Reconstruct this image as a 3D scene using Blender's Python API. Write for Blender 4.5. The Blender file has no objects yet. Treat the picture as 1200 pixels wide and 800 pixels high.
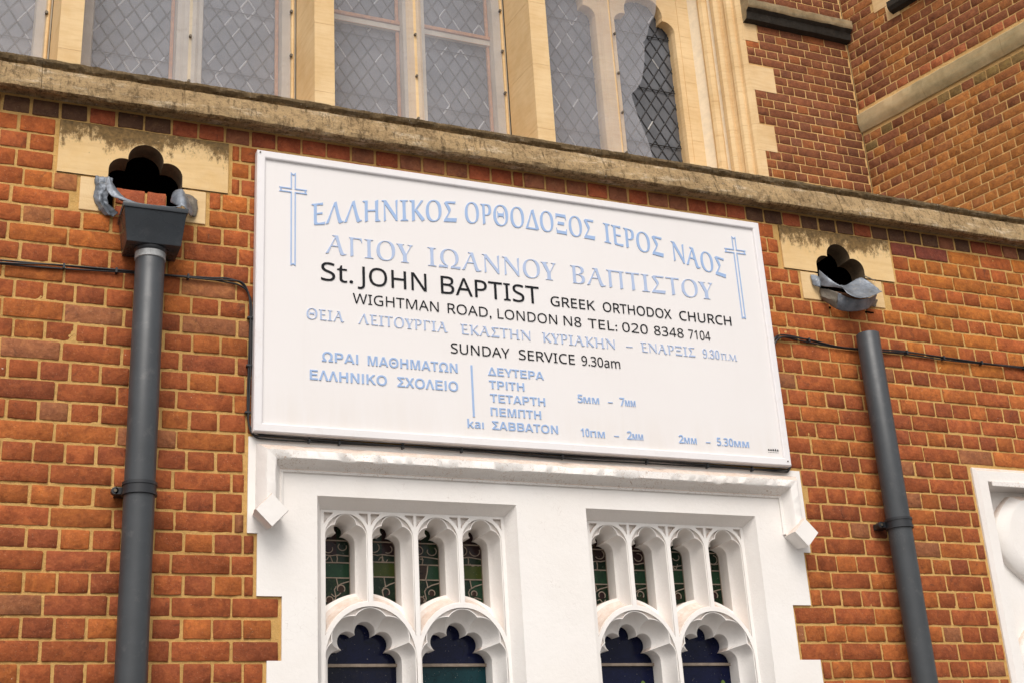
import bpy, bmesh, math, random
from mathutils import Vector, Matrix, noise
from mathutils.geometry import tessellate_polygon
R = math.radians
scene = bpy.context.scene
col = scene.collection
rng = random.Random(7)

# ------------------------------------------------------------------ camera
cam_d = bpy.data.cameras.new('camera')
cam = bpy.data.objects.new('camera', cam_d)
col.objects.link(cam)
cr = Vector((0.92048562, -0.38658579, -0.05707579))
cu = Vector((-0.09042222, -0.35280168, 0.93131885))
cf = Vector((0.38017107, 0.85210469, 0.35970482))
cam.matrix_world = Matrix(((cr.x, cu.x, -cf.x, 0), (cr.y, cu.y, -cf.y, -4.7716), (cr.z, cu.z, -cf.z, 1.6), (0, 0, 0, 1)))
cam_d.lens = 46.135
cam_d.sensor_width = 36
cam_d.clip_end = 3000
cam_d.clip_start = 0.1
scene.camera = cam

# ------------------------------------------------------------------ world, sun
SUN_EL, SUN_AZ = R(52), R(200)      # azimuth from north (+Y), clockwise: behind the camera, a little to its left
w = bpy.data.worlds.new('World')
scene.world = w
w.use_nodes = True
wn = w.node_tree
bgn = wn.nodes['Background']
sky = wn.nodes.new('ShaderNodeTexSky')
sky.sky_type = 'NISHITA'
sky.sun_disc = False
sky.sun_elevation = SUN_EL
sky.sun_rotation = SUN_AZ
sky.air_density = 1.0
sky.dust_density = 3.0
hs = wn.nodes.new('ShaderNodeHueSaturation')
hs.inputs['Saturation'].default_value = 0.22
tint = wn.nodes.new('ShaderNodeMix'); tint.data_type = 'RGBA'; tint.blend_type = 'MULTIPLY'
tint.inputs[0].default_value = 1
tint.inputs[7].default_value = (1.0, 0.965, 0.93, 1)
wn.links.new(sky.outputs[0], hs.inputs['Color'])
wn.links.new(hs.outputs[0], tint.inputs[6])
wn.links.new(tint.outputs[2], bgn.inputs[0])
bgn.inputs[1].default_value = 0.15
sd = bpy.data.lights.new('sun', 'SUN')
sd.energy = 1.3
sd.angle = R(35)
sd.color = (1.0, 0.955, 0.9)
sun = bpy.data.objects.new('sun', sd)
col.objects.link(sun)
sdir = Vector((math.sin(SUN_AZ) * math.cos(SUN_EL), math.cos(SUN_AZ) * math.cos(SUN_EL), math.sin(SUN_EL)))
sun.rotation_euler = sdir.to_track_quat('Z', 'Y').to_euler()
sun.location = (0, -10, 20)
scene.view_settings.view_transform = 'Standard'
scene.view_settings.look = 'None'
scene.view_settings.gamma = 1
scene.view_settings.exposure = 0.31

# ------------------------------------------------------------------ material helpers
class NT:
    def __init__(s, name):
        s.m = bpy.data.materials.new(name); s.m.use_nodes = True
        s.t = s.m.node_tree; s.b = s.t.nodes['Principled BSDF']
        s.geo = s.t.nodes.new('ShaderNodeNewGeometry')
        s.pos = s.geo.outputs['Position']
    def n(s, t, **k):
        o = s.t.nodes.new(t)
        for a, v in k.items(): setattr(o, a, v)
        return o
    def l(s, a, b): s.t.links.new(a, b)
    def noise(s, scale, detail=4, rough=0.55, vec=None, dist=0):
        o = s.n('ShaderNodeTexNoise'); o.inputs['Scale'].default_value = scale
        o.inputs['Detail'].default_value = detail; o.inputs['Roughness'].default_value = rough
        o.inputs['Distortion'].default_value = dist
        s.l(vec or s.pos, o.inputs['Vector']); return o.outputs['Fac']
    def scaled(s, v3):
        o = s.n('ShaderNodeVectorMath', operation='MULTIPLY'); s.l(s.pos, o.inputs[0]); o.inputs[1].default_value = v3
        return o.outputs[0]
    def ramp(s, fac, stops, interp='LINEAR'):
        o = s.n('ShaderNodeValToRGB'); o.color_ramp.interpolation = interp
        e = o.color_ramp.elements
        while len(e) < len(stops): e.new(0.5)
        for el, (p, c) in zip(e, stops):
            el.position = p; el.color = c if len(c) == 4 else (*c, 1)
        s.l(fac, o.inputs[0]); return o.outputs[0]
    def g(s, fac, a, b, lo=0.0, hi=1.0):
        o = s.n('ShaderNodeMapRange'); o.inputs[1].default_value = a; o.inputs[2].default_value = b
        o.inputs[3].default_value = lo; o.inputs[4].default_value = hi
        s.l(fac, o.inputs[0]); return o.outputs[0]
    def mix(s, fac, a, b, mode='MIX'):
        o = s.n('ShaderNodeMix', data_type='RGBA', blend_type=mode)
        for i, v in ((0, fac), (6, a), (7, b)):
            if hasattr(v, 'is_output'): s.l(v, o.inputs[i])
            elif i == 0: o.inputs[0].default_value = v
            else: o.inputs[i].default_value = (*v, 1)
        return o.outputs[2]
    def math(s, op, a, b=0.0):
        o = s.n('ShaderNodeMath', operation=op)
        for i, v in enumerate((a, b)):
            if hasattr(v, 'is_output'): s.l(v, o.inputs[i])
            else: o.inputs[i].default_value = v
        return o.outputs[0]
    def sep(s):
        o = s.n('ShaderNodeSeparateXYZ'); s.l(s.pos, o.inputs[0]); return o.outputs
    def color(s, c):
        if hasattr(c, 'is_output'): s.l(c, s.b.inputs['Base Color'])
        else: s.b.inputs['Base Color'].default_value = (*c, 1)
    def bump(s, h, strength=0.5, dist=0.002):
        o = s.n('ShaderNodeBump'); o.inputs['Strength'].default_value = strength; o.inputs['Distance'].default_value = dist
        s.l(h, o.inputs['Height']); s.l(o.outputs[0], s.b.inputs['Normal'])
    def rough(s, v):
        if hasattr(v, 'is_output'): s.l(v, s.b.inputs['Roughness'])
        else: s.b.inputs['Roughness'].default_value = v

def brick_material(name, kind):
    t = NT(name)
    if kind == 'object':
        tc = t.n('ShaderNodeObjectInfo').outputs['Color']
    else:
        tc = t.n('ShaderNodeAttribute', attribute_name='tint').outputs['Color']
    c = t.mix(t.g(t.noise(24, 6, 0.7, dist=0.6), 0.36, 0.66), tc, t.mix(1.0, tc, (0.62, 0.60, 0.66), 'MULTIPLY'))
    c = t.mix(t.g(t.noise(17, 5, 0.65, dist=0.8), 0.50, 0.70, 0, 0.65), c, t.mix(1.0, tc, (1.36, 1.50, 1.35), 'MULTIPLY'))
    c = t.mix(t.g(t.noise(75, 4, 0.7), 0.52, 0.70, 0, 0.45), c, t.mix(1.0, tc, (1.35, 1.6, 1.9), 'MULTIPLY'))
    c = t.mix(t.g(t.noise(15, 6, 0.7, dist=1.0), 0.6, 0.72, 0, 0.65), c, (0.055, 0.028, 0.02))
    c = t.mix(t.g(t.noise(6.5, 5, 0.75), 0.63, 0.78, 0, 0.22), c, (0.42, 0.25, 0.14))
    c = t.mix(t.g(t.noise(1.3, 6, 0.7), 0.5, 0.72, 0, 0.35), c, t.mix(1.0, c, (0.68, 0.66, 0.66), 'MULTIPLY'))
    c = t.mix(t.g(t.noise(38, 7, 0.8, dist=1.2), 0.61, 0.68, 0, 0.7), c, (0.085, 0.035, 0.02))
    c = t.mix(t.g(t.noise(19, 6, 0.8, dist=1.5), 0.64, 0.70, 0, 0.55), c, (0.52, 0.20, 0.075))
    c = t.mix(t.g(t.noise(55, 3, 0.6), 0.735, 0.755, 0, 0.7), c, (0.70, 0.58, 0.46))
    c = t.mix(t.g(t.noise(170, 2, 0.5), 0.66, 0.75, 0, 0.5), c, (0.05, 0.02, 0.012))
    c = t.mix(t.g(t.noise(230, 1, 0.5), 0.70, 0.76, 0, 0.45), c, (0.5, 0.33, 0.2))
    t.color(c)
    t.rough(0.88)
    h = t.math('ADD', t.noise(90, 6, 0.7), t.math('MULTIPLY', t.noise(22, 3, 0.5), 2.5))
    t.bump(h, 0.95, 0.0030)
    t.b.inputs['Specular IOR Level'].default_value = 0.25
    return t.m

def mortar_material(name, base, dark):
    t = NT(name)
    c = t.mix(t.g(t.noise(7, 5, 0.7), 0.3, 0.75), base, dark)
    c = t.mix(t.g(t.noise(1.6, 5, 0.7), 0.45, 0.7, 0, 0.5), c, t.mix(1.0, c, (0.62, 0.58, 0.55), 'MULTIPLY'))
    c = t.mix(t.g(t.noise(260, 3, 0.7), 0.55, 0.70, 0, 0.5), c, (0.30, 0.155, 0.045))
    c = t.mix(t.g(t.noise(330, 2, 0.6), 0.6, 0.7, 0, 0.5), c, (0.75, 0.55, 0.3))
    t.color(c); t.rough(0.95)
    t.bump(t.math('ADD', t.noise(300, 3, 0.8), t.noise(90, 3, 0.7)), 0.9, 0.004)
    t.b.inputs['Specular IOR Level'].default_value = 0.1
    return t.m

def stone_material(name, base=(0.82, 0.60, 0.335), second=(0.70, 0.475, 0.235), grime=None):
    t = NT(name)
    c = t.mix(t.g(t.noise(2.5, 4, 0.6), 0.35, 0.65), base, second)
    c = t.mix(t.g(t.noise(14, 6, 0.75), 0.4, 0.75, 0, 0.35), c, (0.80, 0.62, 0.38))
    c = t.mix(t.g(t.noise(6, 5, 0.6, vec=t.scaled((1, 1, 9))), 0.45, 0.7, 0, 0.3), c, (0.55, 0.33, 0.14))
    if grime:
        z = t.sep()[2]
        # rain-washed soot that has run down from the coping: ragged streaks below z = grime
        n1 = t.noise(26, 8, 0.85, vec=t.scaled((1.5, 1, 0.7)))
        n2 = t.noise(6, 6, 0.8, vec=t.scaled((1.0, 1, 0.6)))
        edge = t.math('ADD', t.g(z, grime - 0.19, grime, -0.34, 0.24), t.math('ADD', t.math('MULTIPLY', n1, 0.8), t.math('MULTIPLY', n2, 1.15)))
        c = t.mix(t.g(edge, 0.92, 1.06, 0, 0.9), c, t.mix(t.g(t.noise(40, 5, 0.8), 0.35, 0.65), (0.045, 0.028, 0.013), (0.25, 0.145, 0.052)))
    t.color(c); t.rough(0.9)
    t.bump(t.math('ADD', t.noise(120, 5, 0.7), t.noise(14, 4, 0.6)), 0.45, 0.003)
    t.b.inputs['Specular IOR Level'].default_value = 0.15
    return t.m

def white_paint(name, peel=0.0, base=(0.865, 0.836, 0.805)):
    t = NT(name)
    c = t.mix(t.g(t.noise(1.8, 5, 0.6), 0.35, 0.7), base, (base[0]*0.95, base[1]*0.93, base[2]*0.91))
    c = t.mix(t.g(t.noise(30, 7, 0.8, dist=1.5), 0.63, 0.74, 0, 0.35), c, (0.55, 0.44, 0.36))
    # dust on ledges that face upwards
    nz = t.n('ShaderNodeSeparateXYZ'); t.l(t.geo.outputs['True Normal'], nz.inputs[0])
    dust = t.math('MULTIPLY', t.g(nz.outputs[2], 0.28, 0.6), t.g(t.noise(30, 5, 0.75), 0.2, 0.65, 0.2, 0.8))
    c = t.mix(dust, c, (0.60, 0.43, 0.32))
    # hairline cracks in the paint film
    v = t.n('ShaderNodeTexVoronoi', feature='DISTANCE_TO_EDGE'); v.inputs['Scale'].default_value = 4.5
    wv = t.n('ShaderNodeVectorMath', operation='ADD')
    nn = t.n('ShaderNodeTexNoise'); nn.inputs['Scale'].default_value = 9; t.l(t.pos, nn.inputs['Vector'])
    t.l(t.pos, wv.inputs[0]); t.l(nn.outputs['Color'], wv.inputs[1]); t.l(wv.outputs[0], v.inputs['Vector'])
    cr_ = t.math('MULTIPLY', t.g(v.outputs['Distance'], 0.0, 0.006, 1, 0), t.g(t.noise(3, 3), 0.5, 0.6))
    c = t.mix(t.math('MULTIPLY', cr_, 0.35), c, (0.35, 0.27, 0.22))
    if peel:
        p = t.g(t.noise(55, 7, 0.8, dist=2.0), 0.60 - peel, 0.66 - peel)
        p = t.math('MULTIPLY', p, t.g(t.noise(5, 3, 0.6), 0.35, 0.6, 0.15, 1))
        c = t.mix(t.math('MULTIPLY', p, 0.75), c, t.mix(t.g(t.noise(80, 4), 0.4, 0.6), (0.58, 0.38, 0.24), (0.30, 0.19, 0.12)))
    t.color(c); t.rough(0.6)
    t.bump(t.math('ADD', t.math('MULTIPLY', t.noise(9, 4, 0.6), 3.0), t.noise(75, 5, 0.7)), 0.4 if not peel else 0.9, 0.0022)
    t.b.inputs['Specular IOR Level'].default_value = 0.3
    return t.m

def coping_material():
    t = NT('weathered_coping_stone')
    c = t.mix(t.g(t.noise(5, 6, 0.7), 0.3, 0.7), (0.50, 0.345, 0.18), (0.66, 0.455, 0.24))
    c = t.mix(t.g(t.noise(24, 8, 0.85), 0.50, 0.62, 0, 0.85), c, (0.20, 0.135, 0.07))
    c = t.mix(t.g(t.noise(11, 6, 0.8, vec=t.scaled((0.5, 1, 2))), 0.53, 0.64, 0, 0.85), c, (0.84, 0.68, 0.47))
    c = t.mix(t.g(t.noise(95, 5, 0.8), 0.56, 0.66, 0, 0.75), c, (0.075, 0.055, 0.03))
    # black algae keeps to the top roll and to the drip edge
    z = t.sep()[2]
    n = t.noise(34, 7, 0.85)
    top = t.g(t.math('ADD', z, t.math('MULTIPLY', n, 0.05)), 4.584, 4.598)
    low = t.g(t.math('ADD', z, t.math('MULTIPLY', n, 0.10)), 4.492, 4.480)
    d = t.math('MAXIMUM', t.math('MULTIPLY', top, 0.72), t.math('MULTIPLY', low, 0.78))
    c = t.mix(d, c, t.mix(t.g(t.noise(70, 5, 0.8), 0.4, 0.65), (0.035, 0.024, 0.013), (0.15, 0.10, 0.048)))
    c = t.mix(t.g(t.noise(48, 3, 0.6), 0.69, 0.73, 0, 0.75), c, (0.78, 0.68, 0.55))
    c = t.mix(t.g(t.noise(30, 6, 0.75, vec=t.scaled((1.6, 1, 0.35))), 0.53, 0.64, 0, 0.75), c, (0.12, 0.08, 0.042))
    c = t.mix(t.g(t.noise(3.2, 6, 0.75), 0.5, 0.7, 0, 0.6), c, t.mix(1.0, c, (0.5, 0.46, 0.42), 'MULTIPLY'))
    t.color(c); t.rough(0.95)
    t.bump(t.math('ADD', t.math('MULTIPLY', t.noise(22, 7, 0.8), 2.0), t.noise(110, 5, 0.8)), 1.0, 0.010)
    t.b.inputs['Specular IOR Level'].default_value = 0.1
    return t.m

def simple(name, c, rough=0.5, metal=0.0, var=0.15, scale=20, bump=0.15, spec=0.5, dist=0.001, dirt=None):
    t = NT(name)
    k = t.mix(t.g(t.noise(scale, 5, 0.65), 0.3, 0.7), c, tuple(v * (1 - var) for v in c))
    if dirt: k = t.mix(t.g(t.noise(scale * 2.2, 6, 0.8), 0.55, 0.72, 0, dirt[1]), k, dirt[0])
    t.color(k)
    t.rough(t.g(t.noise(scale * 1.7, 4), 0.3, 0.7, rough * 0.85, min(1, rough * 1.15)))
    t.b.inputs['Metallic'].default_value = metal
    t.b.inputs['Specular IOR Level'].default_value = spec
    t.bump(t.noise(scale * 5, 4, 0.6), bump, dist)
    return t.m

M = {}
M['brick'] = brick_material('weathered_red_brick', 'object')
M['brick_field'] = brick_material('weathered_red_brick_field', 'attr')
M['mortar'] = mortar_material('ochre_sand_mortar', (0.74, 0.46, 0.165), (0.60, 0.35, 0.115))
M['mortar_pale'] = mortar_material('pale_ochre_mortar', (0.80, 0.53, 0.235), (0.68, 0.41, 0.15))
M['stone'] = stone_material('yellow_limestone')
M['joint'] = simple('pale_lime_joint', (0.86, 0.72, 0.52), 0.9)
M['stone_grimed'] = stone_material('soot_stained_limestone', (0.80, 0.57, 0.29), (0.72, 0.48, 0.22), grime=4.37)
M['stone_old'] = stone_material('grey_weathered_limestone', (0.19, 0.15, 0.09), (0.28, 0.215, 0.125))
M['stone_band'] = stone_material('green_grey_band_stone', (0.33, 0.265, 0.145), (0.52, 0.39, 0.22))
M['stone_covered'] = simple('stone_behind_grimy_sheet', (0.60, 0.50, 0.36), 0.6, var=0.3, scale=5, dirt=((0.30, 0.24, 0.15), 0.6))
M['white'] = white_paint('white_masonry_paint')
M['white_peel'] = white_paint('peeling_white_paint', peel=0.055)
M['coping'] = coping_material()
t = NT('white_sign_enamel')
c = t.mix(t.g(t.noise(1.6, 5, 0.6), 0.3, 0.7), (0.82, 0.790, 0.778), (0.80, 0.765, 0.75))
z = t.sep()[2]
c = t.mix(t.math('MULTIPLY', t.g(z, 3.15, 3.35, 0.35, 0.0), t.g(t.noise(5, 5, 0.6, vec=t.scaled((3, 1, 0.4))), 0.35, 0.65)), c, (0.70, 0.62, 0.54))
c = t.mix(t.g(t.noise(3.0, 6, 0.75, vec=t.scaled((6, 1, 0.35))), 0.55, 0.75, 0, 0.10), c, (0.66, 0.60, 0.55))
t.color(c); t.rough(0.35); t.bump(t.noise(2.2, 3), 0.15, 0.004)
M['sign'] = t.m
M['sign_frame'] = simple('sign_frame_enamel', (0.83, 0.80, 0.80), 0.4, var=0.05, scale=6, bump=0.06, dirt=((0.66, 0.56, 0.48), 0.3))
M['blue'] = simple('pale_blue_lettering', (0.34, 0.48, 0.74), 0.45, var=0.06, bump=0.02)
M['blue_soft'] = simple('paler_blue_lettering', (0.43, 0.53, 0.74), 0.45, var=0.06, bump=0.02)
M['black'] = simple('black_lettering', (0.007, 0.008, 0.011), 0.6, var=0.1, bump=0.02, spec=0.2)
M['pipe'] = simple('dark_grey_pipe_plastic', (0.050, 0.056, 0.062), 0.42, var=0.25, scale=7, bump=0.1, dirt=((0.13, 0.125, 0.12), 0.45))
M['pipe_dark'] = simple('black_pipe_fitting', (0.02, 0.022, 0.026), 0.4, var=0.2)
M['hopper'] = simple('charcoal_hopper_plastic', (0.035, 0.042, 0.05), 0.27, var=0.3, scale=6, bump=0.1, dirt=((0.09, 0.09, 0.095), 0.3))
M['collar'] = simple('scuffed_grey_collar', (0.42, 0.43, 0.43), 0.5, var=0.5, scale=30, dirt=((0.05, 0.05, 0.05), 0.8))
M['cable'] = simple('black_cable_sheath', (0.014, 0.014, 0.016), 0.35, var=0.2)
M['lead'] = simple('dull_blue_grey_lead', (0.30, 0.335, 0.385), 0.5, 0.45, var=0.7, scale=16, bump=0.5, dist=0.004, dirt=((0.55, 0.52, 0.47), 0.55))
M['lead_rusty'] = simple('tarnished_lead', (0.22, 0.19, 0.15), 0.7, 0.3, var=0.5, scale=18, bump=0.6, dist=0.004, dirt=((0.30, 0.16, 0.08), 0.6))
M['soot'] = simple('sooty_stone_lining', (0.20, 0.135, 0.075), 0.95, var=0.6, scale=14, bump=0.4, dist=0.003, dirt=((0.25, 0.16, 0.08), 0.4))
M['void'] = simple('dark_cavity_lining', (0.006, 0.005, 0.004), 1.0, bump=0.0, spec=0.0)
M['came'] = simple('dull_lead_came', (0.022, 0.022, 0.025), 0.6, 0.0, var=0.5, scale=5, bump=0.2)
M['came_bright'] = simple('highlight_lead_came', (0.50, 0.49, 0.48), 0.5, 0.1, var=0.3, scale=5, bump=0.2)  # same lead, with bright highlights put into the colour
M['came_tan'] = simple('dusty_lead_came', (0.34, 0.27, 0.21), 0.8, 0.0, var=0.4, scale=30, bump=0.4)
M['rust'] = simple('rusty_casement_steel', (0.60, 0.25, 0.08), 0.8, var=0.45, scale=25, bump=0.4, dirt=((0.2, 0.13, 0.09), 0.6))
M['bolt'] = simple('bolt_head', (0.14, 0.115, 0.085), 0.5, 0.5)
M['dark_stone'] = simple('near_black_drip_stone', (0.028, 0.022, 0.015), 0.95, var=0.5, scale=20, bump=0.6, dist=0.004, dirt=((0.12, 0.09, 0.05), 0.3))
M['asphalt'] = simple('pavement_grey', (0.16, 0.155, 0.15), 0.95, var=0.3, scale=6, bump=0.4, dist=0.004)
M['roof_lead'] = simple('grey_roof_sheet', (0.2, 0.21, 0.22), 0.6, 0.2, var=0.3, scale=3)
M['interior'] = simple('dim_interior_plaster', (0.05, 0.045, 0.04), 0.9)

def pane_material(name, c, rough=0.12, alpha=None, spec=0.5, streak=None, bump=0.35):
    t = NT(name)
    k = t.mix(t.g(t.noise(7, 4, 0.6), 0.3, 0.7), c, tuple(v * 0.6 for v in c))
    if streak: k = t.mix(t.g(t.noise(22, 5, 0.8, dist=2.5), 0.52, 0.62), k, streak)
    k = t.mix(t.g(t.noise(140, 2, 0.5), 0.71, 0.76, 0, 0.35), k, (0.45, 0.42, 0.36))
    t.color(k); t.rough(rough)
    t.b.inputs['Specular IOR Level'].default_value = spec
    t.bump(t.noise(9, 3, 0.5), bump, 0.004)
    return t.m
M['quarry_glass'] = pane_material('old_grey_quarry_glass', (0.125, 0.128, 0.138), 0.2, bump=0.2)
for nm, c, s_ in (('deep_green', (0.010, 0.022, 0.013), (0.026, 0.042, 0.016)), ('mid_green', (0.018, 0.052, 0.026), (0.012, 0.03, 0.02)), ('olive', (0.055, 0.07, 0.014), (0.03, 0.05, 0.012)),
                  ('brown', (0.04, 0.022, 0.014), (0.014, 0.008, 0.006)), ('teal', (0.008, 0.045, 0.055), (0.004, 0.018, 0.022)), ('plum', (0.03, 0.014, 0.014), (0.012, 0.007, 0.008)),
                  ('navy', (0.007, 0.010, 0.042), (0.004, 0.006, 0.022)), ('black_blue', (0.006, 0.008, 0.024), (0.01, 0.01, 0.02)), ('leaf', (0.16, 0.24, 0.06), (0.1, 0.16, 0.04))):
    M[nm] = pane_material('stained_glass_' + nm, c, 0.10, streak=s_, spec=0.14)
# milky weathered polycarbonate sheet: partly transparent, partly hazy
t = NT('milky_protective_glazing')
tr = t.n('ShaderNodeBsdfTransparent'); tr.inputs[0].default_value = (0.93, 0.95, 1.0, 1)
t.color(t.mix(t.g(t.noise(2.3, 6, 0.65, dist=1.5), 0.3, 0.75), (0.66, 0.65, 0.68), (0.50, 0.505, 0.54)))
t.rough(0.22); t.bump(t.noise(3, 3), 0.3, 0.004)
mx = t.n('ShaderNodeMixShader')
t.l(t.g(t.noise(1.7, 5, 0.6, dist=1), 0.3, 0.7, 0.27, 0.35), mx.inputs[0])
t.l(tr.outputs[0], mx.inputs[1]); t.l(t.b.outputs[0], mx.inputs[2])
t.l(mx.outputs[0], t.t.nodes['Material Output'].inputs[0])
M['sheet'] = t.m

# ------------------------------------------------------------------ object helpers
def tag(o, label=None, cat=None, group=None, kind=None):
    if label: o['label'] = label
    if cat: o['category'] = cat
    if group: o['group'] = group
    if kind: o['kind'] = kind
    return o
def empty(name, loc, label, cat, group=None):
    o = bpy.data.objects.new(name, None); col.objects.link(o); o.location = loc
    o.empty_display_size = 0.1
    return tag(o, label, cat, group)
def link_mesh(name, me, parent=None):
    o = bpy.data.objects.new(name, me); col.objects.link(o)
    if parent is not None:
        o.parent = parent
        root = Vector((0, 0, 0)); p = parent
        while p is not None: root += Vector(p.location); p = p.parent
        o.location = -root
    return o
class B:
    def __init__(s): s.v = []; s.f = []; s.mi = []
    def add(s, vs, fs, mi=0):
        k = len(s.v); s.v += [tuple(x) for x in vs]
        s.f += [tuple(i + k for i in f) for f in fs]; s.mi += [mi] * len(fs)
    def box(s, x0, x1, y0, y1, z0, z1, mi=0):
        s.add([(x0,y0,z0),(x1,y0,z0),(x1,y1,z0),(x0,y1,z0),(x0,y0,z1),(x1,y0,z1),(x1,y1,z1),(x0,y1,z1)],
              [(0,3,2,1),(4,5,6,7),(0,1,5,4),(1,2,6,5),(2,3,7,6),(3,0,4,7)], mi)
    def loft(s, loops, closed=True, mi=0):
        n = len(loops[0]); vs = [p for L in loops for p in L]; fs = []
        for i in range(len(loops) - 1):
            for j in range(n if closed else n - 1):
                a = i*n + j; b = i*n + (j+1) % n
                fs.append((a, b, b + n, a + n))
        s.add(vs, fs, mi)
    def build(s, name, mats, parent=None, smooth=None, bevel=0.0, fix=True):
        me = bpy.data.meshes.new(name)
        me.from_pydata(s.v, [], s.f)
        for m in (mats if isinstance(mats, (list, tuple)) else [mats]): me.materials.append(m)
        me.polygons.foreach_set('material_index', s.mi)
        if fix or bevel:
            bm = bmesh.new(); bm.from_mesh(me)
            bmesh.ops.remove_doubles(bm, verts=bm.verts, dist=1e-5)
            if fix: bmesh.ops.recalc_face_normals(bm, faces=bm.faces)
            if bevel:
                es = [e for e in bm.edges if len(e.link_faces) == 2 and e.calc_face_angle(0) > 0.6]
                bmesh.ops.bevel(bm, geom=es, offset=bevel, segments=2, affect='EDGES', profile=0.6)
            bm.to_mesh(me); bm.free()
        if smooth is not None:
            me.polygons.foreach_set('use_smooth', [True] * len(me.polygons))
            me.set_sharp_from_angle(angle=R(smooth))
        me.update()
        return link_mesh(name, me, parent)
def tube_pts(path, r, seg=8, closed=False):
    P = [Vector(p) for p in path]; loops = []; prev = None
    for i, p in enumerate(P):
        d = (P[min(i+1, len(P)-1)] - P[max(i-1, 0)]).normalized()
        a = prev if prev is not None else (Vector((0, 1, 0)) if abs(d.y) < 0.9 else Vector((1, 0, 0)))
        u = (a - d * a.dot(d)).normalized(); prev = u; v = d.cross(u)
        rr = r(i) if callable(r) else r
        loops.append([tuple(p + (u*math.cos(2*math.pi*k/seg) + v*math.sin(2*math.pi*k/seg)) * rr) for k in range(seg)])
    return loops
def tube(b, path, r, seg=8, mi=0, cap=True):
    L = tube_pts(path, r, seg); b.loft(L, True, mi)
    if cap:
        b.add(L[0], [tuple(range(seg))[::-1]], mi); b.add(L[-1], [tuple(range(seg))], mi)
def cyl_path(x, y, z0, z1, r, b, seg=32, mi=0, cap=True):
    tube(b, [(x, y, z0), (x, y, z1)], r, seg, mi, cap)
def smooth_path(pts, n=8):
    P = [Vector(p) for p in pts]; out = []
    for i in range(len(P) - 1):
        p0 = P[max(i-1, 0)]; p1 = P[i]; p2 = P[i+1]; p3 = P[min(i+2, len(P)-1)]
        for k in range(n):
            t_ = k / n
            out.append(0.5*((2*p1) + (p2-p0)*t_ + (2*p0-5*p1+4*p2-p3)*t_*t_ + (3*p1-p0-3*p2+p3)*t_**3))
    out.append(P[-1]); return out
def plate(b, outer, holes, y, mi=0):
    """flat face in the plane y (outer and holes are lists of (x, z))"""
    polys = [[Vector((x, z, 0)) for x, z in outer]] + [[Vector((x, z, 0)) for x, z in h] for h in holes]
    tris = tessellate_polygon(polys)
    flat = [p for q in polys for p in q]
    b.add([(p.x, y, p.y) for p in flat], tris, mi)

# ------------------------------------------------------------------ bricks
def brick_mesh(name, L, H, D, r, mat, nx=4, nz=3, rough=1.0, chip=None):
    """rounded, slightly uneven brick, face towards -y, centred in x and z, face plane at y=0"""
    ib = 0.0028
    def axis(i, n, T): return -T/2 if i == 0 else T/2 if i == n else -T/2 + ib + (T-2*ib)*(i-1)/(n-2)
    def pt(i, j, back):
        x = axis(i, nx, L); z = axis(j, nz, H)
        ex = i in (0, nx); ez = j in (0, nz)
        y = 0.0
        if not back:
            y = r.uniform(-0.0007, 0.0007) * rough
            if ex or ez: y += 0.0009 + r.uniform(0, 0.0013) * rough
            if ex and ez: y += 0.0008 + r.uniform(0, 0.0022) * rough
        x += (r.uniform(-0.0011, 0.0011) * rough if ex else r.uniform(-0.001, 0.001))
        z += r.uniform(-0.0012, 0.0012) * rough if ez else 0
        if ex and ez: x *= 1 - 0.0016 / (L/2); z *= 1 - 0.0016 / (H/2)
        if chip and not back:
            d = math.hypot(x - chip[0]*L/2, z - chip[1]*H/2)
            if d < chip[2]: y += min(0.0022, (chip[2] - d) * 0.2) * (1 if rough > 0.8 else 0)
        if back: y = D
        return [x, y, z]
    vs = [pt(i, j, False) for j in range(nz+1) for i in range(nx+1)]
    fs = [(j*(nx+1)+i, j*(nx+1)+i+1, (j+1)*(nx+1)+i+1, (j+1)*(nx+1)+i) for j in range(nz) for i in range(nx)]
    ring = [(i, 0) for i in range(nx)] + [(nx, j) for j in range(nz)] + [(i, nz) for i in range(nx, 0, -1)] + [(0, j) for j in range(nz, 0, -1)]
    idx = [j*(nx+1)+i for i, j in ring]
    base = len(vs)
    for k in idx: vs.append([vs[k][0], D, vs[k][2]])
    n = len(idx)
    for k in range(n):
        a, c = idx[k], idx[(k+1) % n]
        fs.append((c, a, base+k, base+(k+1) % n))
    return vs, fs
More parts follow.
